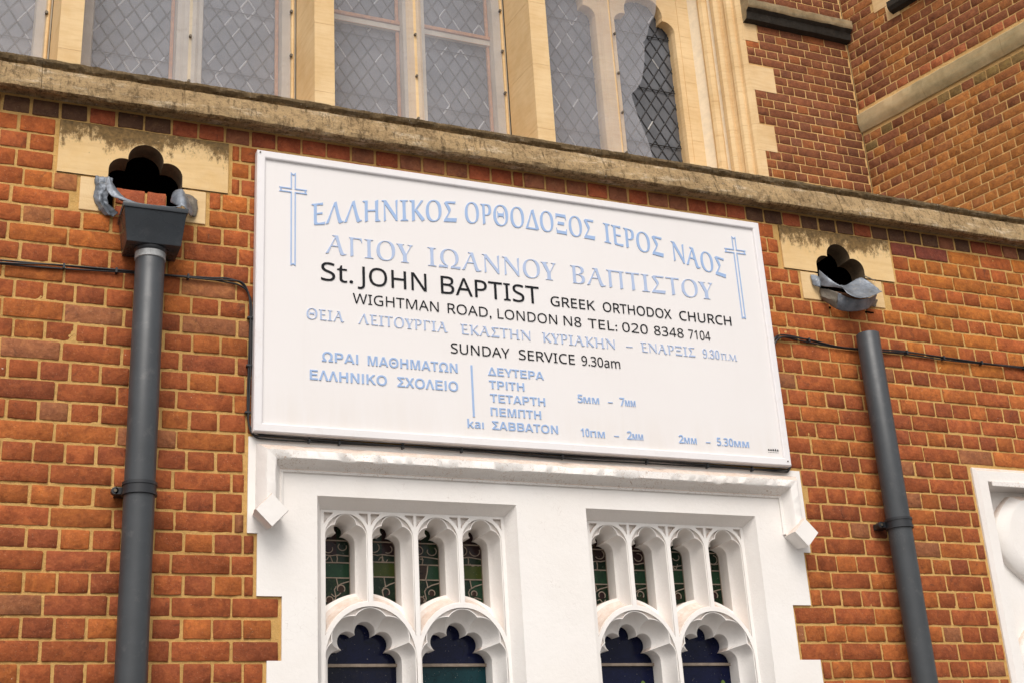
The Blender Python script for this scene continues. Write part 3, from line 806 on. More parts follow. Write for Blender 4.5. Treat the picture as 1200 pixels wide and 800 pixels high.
# stained glass: separate pieces between dusty lead cames
def came(pts, y, r, parent, mat='came_tan'):
    b = B(); tube(b, [(x, y, z) for x, z in pts], r, 5, cap=False)
    return b.build('lead_came', M[mat], parent, smooth=60)
def pane(poly, y, mat, parent, tilt=0.0):
    b = B(); cx = sum(p[0] for p in poly)/len(poly); cz = sum(p[1] for p in poly)/len(poly)
    ta, tb_ = rng.uniform(-tilt, tilt), rng.uniform(-tilt, tilt)
    f = lambda x, z, dy: (x, y + dy + (x-cx)*ta + (z-cz)*tb_, z)
    b.add([f(x, z, 0) for x, z in poly] + [f(x, z, 0.003) for x, z in poly],
          [tuple(range(len(poly)))] + [tuple(reversed([i + len(poly) for i in range(len(poly))]))])
    return b.build('glass_pane', M[mat], parent, fix=False)
YG = 0.219
ugl = random.Random(21)
for cx, c, LC, li in glass_defs:
    if li == 9:
        x0, x1 = c - 0.16, c + 0.16
        mats = ['navy', 'black_blue'] if c < 2.2 else ['navy', 'navy']
        topm = 'navy'; botm = 'teal' if 1.8 < c < 2.0 else 'black_blue' if c < 1.6 else 'navy'
        pane([(x0, 2.298), (x0, 2.47), (x1, 2.47), (x1, 2.298)], YG, topm, win, 0.02)
        xs = [x0, c + ugl.uniform(-0.02, 0.02), x1]
        pane([(x0, ZS), (x0, 2.288), (x1, 2.288), (x1, ZS)], YG, botm, win, 0.01)
        b = B(); b.box(x0, x1, YG-0.014, YG-0.002, 2.286, 2.298); b.build('saddle_bar', M['came_tan'], win, bevel=0.002)
        if c > 2.4:   # small painted leaf low in the navy glass
            lx = c + (0.09 if c < 2.8 else 0.105); lz = 2.205
            b = B(); L = [(lx + 0.012*math.sin(a*math.pi/6), lz + 0.022*math.cos(a*math.pi/6)) for a in range(12)]
            b.add([(x, YG-0.004, z) for x, z in L], [tuple(range(12))]); b.build('painted_leaf', M['leaf'], win, fix=False)
        continue
    q = ugl.uniform(-0.006, 0.006)
    x0, x1 = cx-0.068, cx+0.068
    za, zb_ = 2.696 + q, 2.634 + q
    jx = cx + ugl.uniform(-0.015, 0.015); j2 = cx + ugl.uniform(-0.012, 0.012)
    zl = 2.723 + ugl.uniform(-0.008, 0.008)
    # head
    pane([(x0, zl), (x0, 2.87), (jx, 2.87), (jx, zl)], YG, ugl.choice(['plum', 'brown', 'deep_green']), win, 0.03)
    pane([(jx, zl), (jx, 2.87), (x1, 2.87), (x1, zl)], YG, ugl.choice(['plum', 'deep_green']), win, 0.03)
    pane([(x0, za), (x0, zl), (x1, zl), (x1, za)], YG, 'deep_green', win, 0.03)
    band = 'mid_green' if li in (0, 2) else 'olive'
    if abs(cx - (CENT[0] + 0.094)) < 0.01:
        xm = cx + 0.002
        pane([(x0, zb_), (x0, za), (xm+0.008, za), (xm-0.004, zb_)], YG, 'brown', win, 0.03)
        pane([(xm-0.004, zb_), (xm+0.008, za), (x1, za), (x1, zb_)], YG, 'mid_green', win, 0.03)
        came([(xm-0.004, zb_), (xm+0.004, (za+zb_)/2), (xm+0.008, za)], YG-0.002, 0.0028, win)
    elif pc and cx > 2.4:
        pane([(x0, zb_), (x0, za), (x1, za), (x1, zb_)], YG, 'mid_green', win, 0.03)
    else: pane([(x0, zb_), (x0, za), (x1, za), (x1, zb_)], YG, band, win, 0.03)
    for zz in (za - 0.001, zb_ + 0.001):
        came([(x0, zz), (cx, zz + ugl.uniform(-0.001, 0.001)), (x1, zz)], YG-0.002, 0.0028, win)
    came([(x0, zl + ugl.uniform(-0.01, 0.01)), (jx-0.02, zl-0.004), (jx, zl), (jx+0.02, zl-0.002), (x1, zl + ugl.uniform(-0.01, 0.015))], YG-0.002, 0.0025, win)
    came([(jx, za), (jx+0.003, (za+zl)/2), (jx, zl)], YG-0.002, 0.0025, win)
    # curling cames round the dark buds
    for sg in (-1, 1):
        bx = cx + sg*0.029; bz = 2.752 + ugl.uniform(-0.006, 0.006); ra = ugl.uniform(0.014, 0.022)
        came([(bx + ra*math.cos(R(a))*1.1, bz + ra*0.95*math.sin(R(a))) for a in range(int(ugl.uniform(-260, -120)), int(ugl.uniform(20, 120)), 25)], YG-0.002, 0.0022, win)
    # foot
    pane([(x0, 2.45), (x0, zb_), (j2, zb_), (j2, 2.45)], YG, 'deep_green', win, 0.03)
    pane([(j2, 2.45), (j2, zb_), (x1, zb_), (x1, 2.45)], YG, ugl.choice(['deep_green', 'mid_green', 'deep_green']), win, 0.03)
    came([(j2, zb_), (j2+0.006, 2.603), (j2-0.008, 2.585), (j2-0.002, 2.555), (j2-0.012, 2.53)], YG-0.002, 0.0025, win)
    came([(j2-0.004, 2.594), (j2+0.022, 2.609), (x1, 2.622)], YG-0.002, 0.0025, win)
    for sg in (-1, 1):
        bx = cx + sg*ugl.uniform(0.018, 0.026); bz = (2.545 if sg < 0 else 2.585) + ugl.uniform(-0.008, 0.008); ra = ugl.uniform(0.012, 0.017)
        L = [(bx + ra*math.cos(R(a)), bz + ra*math.sin(R(a))) for a in range(0, 360, 30)]
        pane(L, YG-0.001, ugl.choice(['plum', 'brown']), win)
        came([(bx + ra*math.cos(R(a)), bz + ra*math.sin(R(a))) for a in range(-40, 230, 25)], YG-0.002, 0.0022, win)
    for q_ in range(3):
        xa = cx + ugl.uniform(-0.05, 0.02); zq = (2.665, 2.60, 2.56)[q_] + ugl.uniform(-0.01, 0.012) if q_ else 2.705 + ugl.uniform(-0.005, 0.01)
        pts = [(xa, zq), (xa + 0.012, zq + ugl.uniform(-0.012, 0.014)), (xa + 0.026, zq + ugl.uniform(-0.01, 0.01)), (xa + 0.038, zq + ugl.uniform(-0.02, 0.016))]
        if q_ == 1: continue
        came([(p.x, p.z) for p in smooth_path([(x, 0, z) for x, z in pts], 4)], YG-0.002, 0.0022, win)
    Lr = [(x, z) for x, z in LC]
    came([p for p in Lr if p[1] < 2.78] [2:], YG-0.003, 0.0030, win)
b = B(); b.box(1.15, 3.37, 0.30, 0.32, 1.3, 3.0); b.box(1.15, 3.37, 0.18, 0.32, 1.2, 1.5)
b.build('dark_backing', M['void'], win)

# ------------------------------------------------------------------ square stone panel with a shield at the right
niche = empty('stone_panel', (5.14, 0, 1.4), 'white painted stone panel with raised rounded shield at the right edge', 'panel')
b = B(); x0, x1, z0, z1 = 4.515, 5.775, 1.36, 3.192
def rect(i, y, x0=x0, x1=x1, z0=z0, z1=z1): return [(x0+i, y, z0+i), (x0+i, y, z1-i), (x1-i, y, z1-i), (x1-i, y, z0+i)]
b.loft([rect(0, 0.02), rect(0.0, -0.006), rect(0.018, -0.022), rect(0.070, -0.022), rect(0.074, -0.016), rect(0.092, 0.075)])
b.build('frame', M['white'], niche, bevel=0.0015)
b = B(); b.add(rect(0.07, 0.075), [(0, 1, 2, 3)]); b.build('panel_back', M['white'], niche)
b = B(); b.box(4.605, 5.685, -0.030, -0.0215, 3.098, 3.124); b.build('peeling_edge', M['white_peel'], niche, bevel=0.003)
def shield(cx, cz, rad, top):
    L = []
    for k in range(48):
        a = R(90 - 7.5*k); x = cx + rad*math.cos(a); z = cz + rad*1.02*math.sin(a); L.append((x, min(z, cz + top)))
    return L
for cz in (2.872, 2.26):
    b = B()
    S = lambda g, y: [(5.14 + (x-5.14)*g, y, cz + (z-cz)*g) for x, z in shield(5.14, cz, 0.520 if cz > 2.5 else 0.515, 0.20)]
    loops = []
    for g_, y in ((1.0, 0.075), (1.0, 0.052), (0.985, 0.042), (0.87, 0.020), (0.85, 0.020)):
        loops.append([(5.14 + (x-5.14)*g_, y, cz + (z-cz)*g_) for x, z in [(5.14 + 0.505*math.cos(R(a)), cz + max(-0.27, min(0.205, 0.30*math.sin(R(a))*1.0))) for a in range(0, 360, 6)]])
    b.loft(loops); b.add(loops[-1], [tuple(range(60))])
    b.build('shield', M['white'], niche, smooth=35)

# ------------------------------------------------------------------ signboard
sign = empty('signboard', (2.23, -0.03, 3.13), 'large white signboard with blue Greek and black English lettering between two outlined crosses', 'sign')
SX0, SX1, SZ0, SZ1 = 1.016, 3.441, 3.126, 4.334
b = B(); b.box(SX0+0.03, SX1-0.03, -0.039, -0.012, SZ0+0.03, SZ1-0.03); b.build('panel', M['sign'], sign)
# four mitred frame rails
fp = [(0.0, -0.008), (0.0, -0.046), (0.004, -0.050), (0.030, -0.050), (0.034, -0.048), (0.037, -0.0385)]
def rail(a, c, inward):
    """a, c: outer corners (x,z); inward: unit vector; mitred ends"""
    ax = Vector((c[0]-a[0], c[1]-a[1])).normalized(); loops = []
    for d, y in fp:
        p = Vector(a) + Vector(inward)*d + ax*d; q = Vector(c) + Vector(inward)*d - ax*d
        loops.append([(p.x, y, p.y), (q.x, y, q.y)])
    b = B(); b.loft(loops, False); b.build('frame_rail', M['sign_frame'], sign, smooth=20)
rail((SX0, SZ1), (SX1, SZ1), (0, -1)); rail((SX0, SZ0), (SX1, SZ0), (0, 1))
rail((SX0, SZ0), (SX0, SZ1), (1, 0)); rail((SX1, SZ0), (SX1, SZ1), (-1, 0))
for x, z in ((SX0+0.012, SZ1-0.012), (SX1-0.02, SZ0+0.02)):
    b = B(); tube(b, [(x, -0.0535, z), (x, -0.048, z)], 0.0035, 8)
    b.build('screw', M['bolt'], sign)
b = B(); b.box(SX0+0.006, SX1-0.006, -0.011, 0.0, SZ0+0.006, SZ1-0.006); b.build('back_tray', M['cable'], sign)

CAPS = "ΑΒΓΔΕΖΗΘΙΚΛΜΝΞΟΠΡ?ΣΤΥΦΧΨΩ"
def styled(s, style):
    o = ''
    g0, L0, l0, d0 = {'serif': (0x1D6A8, None, None, 0x1D7CE), 'sans': (None, 0x1D5A0, 0x1D5BA, 0x1D7E2), 'bold': (0x1D756, 0x1D5D4, 0x1D5EE, 0x1D7EC)}[style]
    for ch in s:
        if style == 'serif' and ch == 'Υ': o += chr(0x1D400 + 24)
        elif g0 and ch in CAPS: o += chr(g0 + CAPS.index(ch))
        elif g0 and ch == 'ι': o += chr(g0 + 0x1D6CA - 0x1D6A8 if style == 'serif' else 0x1D778)
        elif L0 and 'A' <= ch <= 'Z': o += chr(L0 + ord(ch) - 65)
        elif l0 and 'a' <= ch <= 'z': o += chr(l0 + ord(ch) - 97)
        elif ch.isdigit(): o += chr(d0 + int(ch))
        else: o += ch
    return o
_dg = None
def text_mesh(s, style, off):
    cu_ = bpy.data.curves.new('lettering', 'FONT'); cu_.body = styled(s, style); cu_.offset = off; cu_.extrude = 0.0
    cu_.resolution_u = 5
    o = bpy.data.objects.new('tmp', cu_); col.objects.link(o)
    bpy.context.view_layer.update()
    me = bpy.data.meshes.new_from_object(o)
    vs = [tuple(v.co) for v in me.vertices]; fs = [tuple(p.vertices) for p in me.polygons]
    bpy.data.objects.remove(o); bpy.data.curves.remove(cu_); bpy.data.meshes.remove(me)
    return vs, fs
cap_cache = {}
def cap_height(style, off):
    k = (style, off)
    if k not in cap_cache:
        vs, _ = text_mesh('Η' if style != 'sans' else 'H', style, off); cap_cache[k] = max(v[1] for v in vs)
    return cap_cache[k]
YL = -0.0392
def words(chunks, style, mat, off, cap, bend=None, name='letter'):
    """chunks: (text, x0, x1, baseline z[, cap]) -> one line of raised lettering"""
    b = B()
    for ch in chunks:
        s, x0, x1, z0 = ch[:4]; cp = ch[4] if len(ch) > 4 else cap
        vs, fs = text_mesh(s, style, off)
        mn = min(v[0] for v in vs); mxx = max(v[0] for v in vs)
        sx = (x1-x0)/(mxx-mn); sz = cp / cap_height(style, off)
        P = []
        for x, y, _ in vs:
            X = x0 + (x-mn)*sx; Z = y*sz
            if bend:
                xm, zr, rad = bend
                P.append((X, zr - rad + math.sqrt(rad*rad - (X-xm)**2) + Z))
            else: P.append((X, z0 + Z))
        ec = {}
        for f in fs:
            for i in range(len(f)):
                e = (f[i], f[(i+1) % len(f)]); k = (min(e), max(e)); ec.setdefault(k, []).append(e)
        n = len(P); side = []
        for k, L in ec.items():
            if len(L) == 1: a, c = L[0]; side.append((c, a, a+n, c+n))
        V3 = [(x, YL-0.0026, z) for x, z in P] + [(x, YL+0.001, z) for x, z in P]; allf = list(fs) + side
        par = list(range(n))
        def find(i):
            while par[i] != i: par[i] = par[par[i]]; i = par[i]
            return i
        for f in fs:
            for i in f[1:]: par[find(i)] = find(f[0])
        isl = {}
        for i in range(n): isl.setdefault(find(i), []).append(i)
        groups = []     # islands of one letter overlap in x
        for k, L in sorted(isl.items(), key=lambda kv: min(vs[i][0] for i in kv[1])):
            a = min(vs[i][0] for i in L); c = max(vs[i][0] for i in L)
            for g in groups:
                if min(c, g[1]) - max(a, g[0]) > 0.5*min(c-a, g[1]-g[0]): g[0] = min(a, g[0]); g[1] = max(c, g[1]); g[2].append(k); break
            else: groups.append([a, c, [k]])
        for g in groups:
            ks = set(g[2]); q = B(); q.add(V3, [f for f in allf if find(f[0] % n) in ks])
            used = sorted({i for f in q.f for i in f}); mp = {i: j for j, i in enumerate(used)}
            q.v = [q.v[i] for i in used]; q.f = [tuple(mp[i] for i in f) for f in q.f]
            q.build(name, M[mat], sign, fix=False)
words([("ΕΛΛΗΝΙΚΟΣ", 1.246, 1.886, 0), ("ΟΡΘΟΔΟΞΟΣ", 1.925, 2.552, 0), ("ΙΕΡΟΣ", 2.598, 2.900, 0), ("ΝΑΟΣ", 2.945, 3.225, 0)], 'serif', 'blue', -0.0015, 0.100, bend=(2.232, 4.140, 4.2))
words([("ΑΓΙΟΥ", 1.303, 1.680, 3.904), ("ΙΩΑΝΝΟΥ", 1.746, 2.343, 3.903), ("ΒΑΠΤΙΣΤΟΥ", 2.414, 3.143, 3.902)], 'serif', 'blue_soft', -0.009, 0.088)
words([("St.", 1.284, 1.418, 3.783, 0.080), ("JOHN", 1.438, 1.736, 3.783, 0.080), ("BAPTIST", 1.800, 2.252, 3.783, 0.080), ("GREEK", 2.306, 2.520, 3.782, 0.045), ("ORTHODOX", 2.560, 2.905, 3.782, 0.045), ("CHURCH", 2.947, 3.221, 3.782, 0.045)], 'sans', 'black', -0.001, 0.080)
words([("WIGHTMAN", 1.416, 1.786, 3.696), ("ROAD,", 1.826, 2.023, 3.696), ("LONDON", 2.052, 2.330, 3.696), ("N8", 2.362, 2.446, 3.696), ("TEL:", 2.480, 2.622, 3.696), ("020", 2.648, 2.775, 3.696), ("8348", 2.808, 2.958, 3.696), ("7104", 2.985, 3.098, 3.696)], 'sans', 'black', -0.006, 0.044)
words([("ΘΕΙΑ", 1.224, 1.378, 3.608), ("ΛΕΙΤΟΥΡΓΙΑ", 1.438, 1.822, 3.608), ("ΕΚΑΣΤΗΝ", 1.880, 2.198, 3.608), ("ΚΥΡΙΑΚΗΝ", 2.254, 2.602, 3.608), ("–", 2.658, 2.690, 3.610), ("ΕΝΑΡΞΙΣ", 2.732, 3.008, 3.609), ("9.30", 3.048, 3.135, 3.610, 0.043), ("Π.Μ", 3.143, 3.227, 3.610, 0.031)], 'serif', 'blue_soft', -0.008, 0.046)
words([("SUNDAY", 1.833, 2.096, 3.520), ("SERVICE", 2.139, 2.400, 3.520), ("9.30am", 2.433, 2.619, 3.520)], 'sans', 'black', -0.004, 0.044)
words([("ΩΡΑΙ", 1.286, 1.434, 3.434), ("ΜΑΘΗΜΑΤΩΝ", 1.474, 1.858, 3.434)], 'bold', 'blue', -0.010, 0.041)
words([("ΕΛΛΗΝΙΚΟ", 1.237, 1.552, 3.354), ("ΣΧΟΛΕΙΟ", 1.596, 1.857, 3.354)], 'bold', 'blue', -0.010, 0.042)
words([("ΔΕΥΤΕΡΑ", 1.993, 2.247, 3.437)], 'bold', 'blue', -0.010, 0.036)
words([("ΤΡΙΤΗ", 1.995, 2.154, 3.379)], 'bold', 'blue', -0.010, 0.036)
words([("ΤΕΤΑΡΤΗ", 1.997, 2.246, 3.320)], 'bold', 'blue', -0.010, 0.036)
words([("ΠΕΜΠΤΗ", 1.996, 2.223, 3.261)], 'bold', 'blue', -0.010, 0.036)
words([("kaι", 1.891, 1.962, 3.202), ("ΣΑΒΒΑΤΟΝ", 1.999, 2.296, 3.202)], 'bold', 'blue', -0.010, 0.036)
words([("5", 2.400, 2.424, 3.349, 0.037), ("ΜΜ", 2.427, 2.501, 3.349, 0.027), ("-", 2.544, 2.566, 3.349), ("7", 2.601, 2.624, 3.350, 0.037), ("ΜΜ", 2.627, 2.677, 3.350, 0.027)], 'bold', 'blue', -0.010, 0.037)
words([("10", 2.403, 2.442, 3.199, 0.037), ("ΠΜ", 2.447, 2.515, 3.199, 0.027), ("-", 2.560, 2.582, 3.199), ("2", 2.622, 2.645, 3.200, 0.037), ("ΜΜ", 2.648, 2.699, 3.200, 0.027)], 'bold', 'blue', -0.010, 0.037)
words([("2", 2.876, 2.899, 3.200, 0.037), ("ΜΜ", 2.902, 2.964, 3.200, 0.027), ("-", 3.012, 3.034, 3.200), ("5.30", 3.068, 3.151, 3.201, 0.037), ("ΜΜ", 3.156, 3.233, 3.201, 0.027)], 'bold', 'blue', -0.010, 0.037)
mk = random.Random(4)
b = B()
for i in range(5):
    xa = 3.331 + i*0.0118
    b.box(xa, xa + 0.0085, YL-0.0009, YL+0.0008, 3.1935, 3.1975); b.box(xa + mk.uniform(0.001, 0.003), xa + 0.0075, YL-0.0011, YL+0.0008, 3.1978, 3.2015 + mk.uniform(0, 0.003))
tag(b.build('makers_mark', M['cable'], sign), kind='stuff')
b = B()
for i in range(7): b.box(3.332 + i*0.008, 3.337 + i*0.008, YL-0.0006, YL+0.0008, 3.1855, 3.1875)
tag(b.build('makers_mark', M['cable'], sign), kind='stuff')
b = B(); b.box(1.9165, 1.9245, YL-0.0025, YL+0.001, 3.250, 3.474); b.build('divider_bar', M['blue'], sign)
# outlined Latin crosses with notched tips
for cx, zt, zb2, za in ((1.1685, 4.252, 3.832, 4.171), (3.293, 4.244, 3.823, 4.168)):
    h, e = 0.0105, 0.006; ax = 0.0585
    def crossline(g):
        hh = h + g; t0 = zt + g*0.3; b0 = zb2 - g*0.3; A = ax + g*0.3
        L = [(-hh, zt+e*0.4+g*0), (0, zt-e+g*0.2), (hh, zt+e*0.4)]
        L += [(hh, za+hh), (A, za+hh), (A-e, za), (A, za-hh), (hh, za-hh)]
        L += [(hh, b0), (0, b0+e), (-hh, b0), (-hh, za-hh), (-A, za-hh), (-A+e, za), (-A, za+hh), (-hh, za+hh)]
        return [(cx+x, z) for x, z in L]
    O = crossline(0.0); I = []
    n = len(O); k_ = 0.0046
    I = offset_loop(O, -k_)
    b = B(); b.loft([[(x, YL-0.0026, z) for x, z in O], [(x, YL-0.0026, z) for x, z in I]])
    b.loft([[(x, YL-0.0026, z) for x, z in O], [(x, YL+0.001, z) for x, z in O]]); b.loft([[(x, YL-0.0026, z) for x, z in I], [(x, YL+0.001, z) for x, z in I]])
    b.build('cross', M['blue'], sign)

# ------------------------------------------------------------------ rainwater goods
def pipe(name, x, y, ztop, label, clip_z, lean=0.0):
    e = empty(name, (x, y, 0.05), label, 'drainpipe', 'grey rainwater downpipes on the brick wall')
    b = B(); L = []
    r = 0.0545
    b.loft([[(x + rr*math.cos(2*math.pi*k/40), y + rr*math.sin(2*math.pi*k/40), z) for k in range(40)] for rr, z in ((r, 0.1), (r, 1.0), (r, 2.0), (r, 3.0), (r, ztop-0.002), (r-0.0015, ztop), (r-0.0045, ztop), (r-0.005, ztop-0.002), (r-0.005, ztop-0.25))])
    b.build('pipe', M['pipe'], e, smooth=40)
    for cz in clip_z:
        c = B(); rr = r + 0.0045
        for (z0, z1, ra) in ((cz-0.020, cz+0.020, rr), (cz-0.023, cz-0.012, rr+0.003), (cz+0.012, cz+0.023, rr+0.003)):
            c.loft([[(x + q*math.cos(2*math.pi*k/36), y + q*math.sin(2*math.pi*k/36), zz) for k in range(36)] for q, zz in ((r-0.001, z0), (ra, z0), (ra, z1), (r-0.001, z1))])
        clip = c.build('pipe_clip', M['pipe_dark'], e, smooth=40)
        for sg in (-1,):
            c = B(); xe = x + sg*(r+0.026)
            c.box(xe, x - 0.03, -0.034, 0.0, cz-0.013, cz+0.013); tube(c, [(xe, -0.060, cz), (xe, -0.034, cz)], 0.014, 14); c.box(xe, x - r + 0.012, -0.060, -0.036, cz-0.013, cz+0.013)
            c.build('clip_lug', M['pipe_dark'], clip, bevel=0.0015)
            c = B(); tube(c, [(xe, -0.064, cz), (xe, -0.0595, cz)], 0.006, 10); c.build('clip_screw', M['bolt'], clip)
    return e
p1 = pipe('drainpipe', 0.604, -0.085, 3.815, 'dark grey round drainpipe running down from the box hopper left of the signboard', (2.868, 1.1))
p2 = pipe('drainpipe', 3.957, -0.082, 3.797, 'dark grey drainpipe with open cut top, right of the signboard under the lead spout', (2.872, 1.1))
b = B(); b.loft([[(0.604 + q*math.cos(2*math.pi*k/36), -0.085 + q*math.sin(2*math.pi*k/36), zz) for k in range(36)] for q, zz in ((0.0545, 3.762), (0.0575, 3.764), (0.0575, 3.790), (0.0545, 3.792), (0.0545, 3.81))])
b.build('collar', M['collar'], p1, smooth=40)

hop = empty('rainwater_hopper', (0.604, -0.09, 3.80), 'charcoal tapered box hopper on top of the left drainpipe, under the trefoil outlet', 'hopper')
b = B()
def hr(z, x0, x1, yb, yf): return [(x0, yb, z), (x1, yb, z), (x1, yf, z), (x0, yf, z)]
b.loft([hr(3.806, 0.56, 0.65, -0.07, -0.11), hr(3.806, 0.507, 0.708, -0.004, -0.152), hr(3.938, 0.490, 0.722, -0.004, -0.168), hr(3.938, 0.485, 0.727, -0.004, -0.173), hr(3.957, 0.484, 0.729, -0.004, -0.174),
        hr(3.957, 0.491, 0.722, -0.012, -0.167), hr(3.83, 0.51, 0.704, -0.012, -0.147)])
b.add(hr(3.83, 0.51, 0.704, -0.012, -0.147), [(0, 1, 2, 3)]); b.add(hr(3.806, 0.56, 0.65, -0.07, -0.11), [(0, 1, 2, 3)])
b.build('box', M['hopper'], hop, bevel=0.003, smooth=30)
b = B(); b.loft([[(0.604 + q*math.cos(2*math.pi*k/36), -0.085 + q*math.sin(2*math.pi*k/36), zz) for k in range(36)] for q, zz in ((0.062, 3.808), (0.062, 3.796), (0.057, 3.79))])
b.build('outlet_socket', M['pipe_dark'], hop, smooth=40)

def sheet(name, rows, mat, parent, thick=0.0022, sub=5, jag=0.0035, seed=0, angular=False):
    """crumpled metal sheet lofted through rows of 3D control points"""
    def lin(pts, n):
        P = [Vector(p) for p in pts]
        return [P[i].lerp(P[i+1], k/n) for i in range(len(P)-1) for k in range(n)] + [P[-1]]
    pf = lin if angular else smooth_path
    rows = [pf(r_, sub) for r_ in rows]
    cols_ = [pf([r_[i] for r_ in rows], sub) for i in range(len(rows[0]))]
    nu = len(cols_); nv = len(cols_[0]); P = []
    for j in range(nv):
        for i in range(nu):
            p = cols_[i][j]
            d = Vector((noise.noise(p*38 + Vector((seed, 0, 0))), noise.noise(p*38 + Vector((0, seed+5, 0))), noise.noise(p*38 + Vector((0, 0, seed+9)))))
            d2 = Vector((noise.noise(p*110), noise.noise(p*110 + Vector((3, 0, 0))), noise.noise(p*110 + Vector((0, 3, 0)))))
            edge = i in (0, nu-1) or j in (0, nv-1)
            rg = 1 - 2*abs(noise.noise(p*55 + Vector((seed*1.3, 2, 1))))
            P.append(p + d*jag + d2*(jag*0.5)*(2.2 if edge else 1) + Vector((0, -1, 0.3))*rg*jag*(0.9 if angular else 0.2))
    b = B(); b.add(P, [(j*nu+i, j*nu+i+1, (j+1)*nu+i+1, (j+1)*nu+i) for j in range(nv-1) for i in range(nu-1)])
    o = b.build(name, M[mat], parent, smooth=38 if angular else 70, fix=False)
    md = o.modifiers.new('thickness', 'SOLIDIFY'); md.thickness = thick
    return o
fl = empty('lead_flashing', (0.59, -0.03, 4.03), 'torn crumpled grey lead flashing lining the left trefoil outlet above the hopper', 'flashing')
sheet('lead_lip', [[(0.513, -0.13, 3.976), (0.552, -0.15, 3.965), (0.615, -0.15, 3.968), (0.663, -0.15, 3.970), (0.703, -0.14, 3.980)],
                   [(0.505, -0.085, 4.012), (0.559, -0.09, 3.995), (0.620, -0.09, 3.993), (0.673, -0.09, 3.992), (0.708, -0.09, 4.015)],
                   [(0.480, -0.02, 4.040), (0.555, -0.02, 4.018), (0.620, -0.02, 4.008), (0.675, -0.02, 4.012), (0.712, -0.02, 4.050)]], 'lead', fl, seed=1, jag=0.0012)
sheet('lead_ribbon', [[(0.430, -0.030, 4.125), (0.429, -0.060, 4.062), (0.448, -0.082, 4.020), (0.478, -0.102, 4.000), (0.518, -0.132, 3.974)],
                      [(0.442, -0.036, 4.124), (0.452, -0.068, 4.064), (0.474, -0.092, 4.023), (0.502, -0.115, 3.998), (0.536, -0.140, 3.974)],
                      [(0.452, -0.020, 4.116), (0.474, -0.045, 4.067), (0.498, -0.075, 4.023), (0.524, -0.105, 3.992), (0.556, -0.132, 3.977)]], 'lead', fl, seed=2, jag=0.0012)
sheet('lead_flap', [[(0.393, -0.006, 4.134), (0.412, -0.012, 4.130), (0.432, -0.014, 4.131), (0.456, -0.018, 4.127)],
                    [(0.392, -0.006, 4.105), (0.408, -0.022, 4.098), (0.428, -0.016, 4.102), (0.452, -0.028, 4.095)],
                    [(0.396, -0.006, 4.077), (0.412, -0.014, 4.066), (0.430, -0.030, 4.070), (0.446, -0.024, 4.056)],
                    [(0.390, -0.006, 4.048), (0.408, -0.020, 4.044), (0.424, -0.014, 4.040), (0.440, -0.028, 4.034)],
                    [(0.399, -0.006, 4.020), (0.414, -0.026, 4.014), (0.430, -0.016, 4.014), (0.448, -0.022, 4.010)],
                    [(0.414, -0.006, 3.992), (0.430, -0.022, 3.990), (0.446, -0.014, 3.988), (0.468, -0.028, 3.990)],
                    [(0.440, -0.004, 3.970), (0.452, -0.014, 3.966), (0.468, -0.014, 3.966), (0.484, -0.024, 3.974)]], 'lead', fl, seed=4, jag=0.0030, angular=True)
sheet('lead_flap', [[(0.679, -0.030, 4.050), (0.684, -0.024, 4.080), (0.693, -0.020, 4.105)],
                    [(0.690, -0.075, 4.020), (0.698, -0.066, 4.060), (0.706, -0.040, 4.104)],
                    [(0.716, -0.105, 4.000), (0.724, -0.085, 4.040), (0.722, -0.050, 4.100)],
                    [(0.738, -0.090, 3.985), (0.744, -0.070, 4.020), (0.742, -0.040, 4.070)],
                    [(0.752, -0.060, 3.985), (0.764, -0.050, 4.000), (0.768, -0.035, 4.022)]], 'lead', fl, seed=8, jag=0.0016)
sheet('lead_tab', [[(0.740, -0.008, 4.108), (0.768, -0.006, 4.102), (0.786, -0.005, 4.085)], [(0.750, -0.012, 4.062), (0.774, -0.008, 4.055), (0.788, -0.005, 4.050)], [(0.758, -0.014, 4.010), (0.774, -0.010, 4.008), (0.785, -0.006, 4.018)]], 'lead_rusty', fl, seed=9, angular=True, jag=0.003)
fr = empty('lead_spout', (3.93, -0.05, 4.02), 'crumpled grey lead spout hanging open from the right trefoil outlet, with nothing below it', 'flashing')
s = 3.342
# folded tongue: high at both sides, sagging to a lip in front
sheet('lead_wing', [[(3.780, -0.020, 4.140), (3.786, -0.060, 4.090), (3.800, -0.090, 4.047), (3.822, -0.120, 4.010)],
                    [(3.770, -0.024, 4.100), (3.781, -0.064, 4.062), (3.799, -0.094, 4.036), (3.823, -0.122, 4.008)],
                    [(3.762, -0.020, 4.058), (3.777, -0.050, 4.038), (3.799, -0.086, 4.022), (3.824, -0.118, 4.004)]], 'lead', fr, seed=14, jag=0.0010)
sheet('lead_bowl', [[(3.822, -0.120, 4.008), (3.826, -0.140, 3.975), (3.846, -0.155, 3.952), (3.880, -0.160, 3.945), (3.949, -0.152, 3.962), (4.053, -0.120, 4.016)],
                    [(3.826, -0.116, 4.012), (3.832, -0.132, 3.988), (3.856, -0.145, 3.966), (3.892, -0.150, 3.958), (3.958, -0.142, 3.972), (4.055, -0.118, 4.018)],
                    [(3.856, -0.080, 4.036), (3.874, -0.090, 4.018), (3.904, -0.100, 4.003), (3.945, -0.100, 4.003), (4.002, -0.100, 4.016), (4.060, -0.098, 4.034)],
                    [(3.880, -0.045, 4.056), (3.902, -0.050, 4.046), (3.934, -0.055, 4.050), (3.984, -0.055, 4.062), (4.022, -0.065, 4.058), (4.062, -0.092, 4.044)],
                    [(3.901, -0.010, 4.079), (3.931, -0.010, 4.080), (3.965, -0.012, 4.098), (4.020, -0.018, 4.128), (4.040, -0.040, 4.110), (4.062, -0.088, 4.048)]], 'lead', fr, seed=12, jag=0.0012)
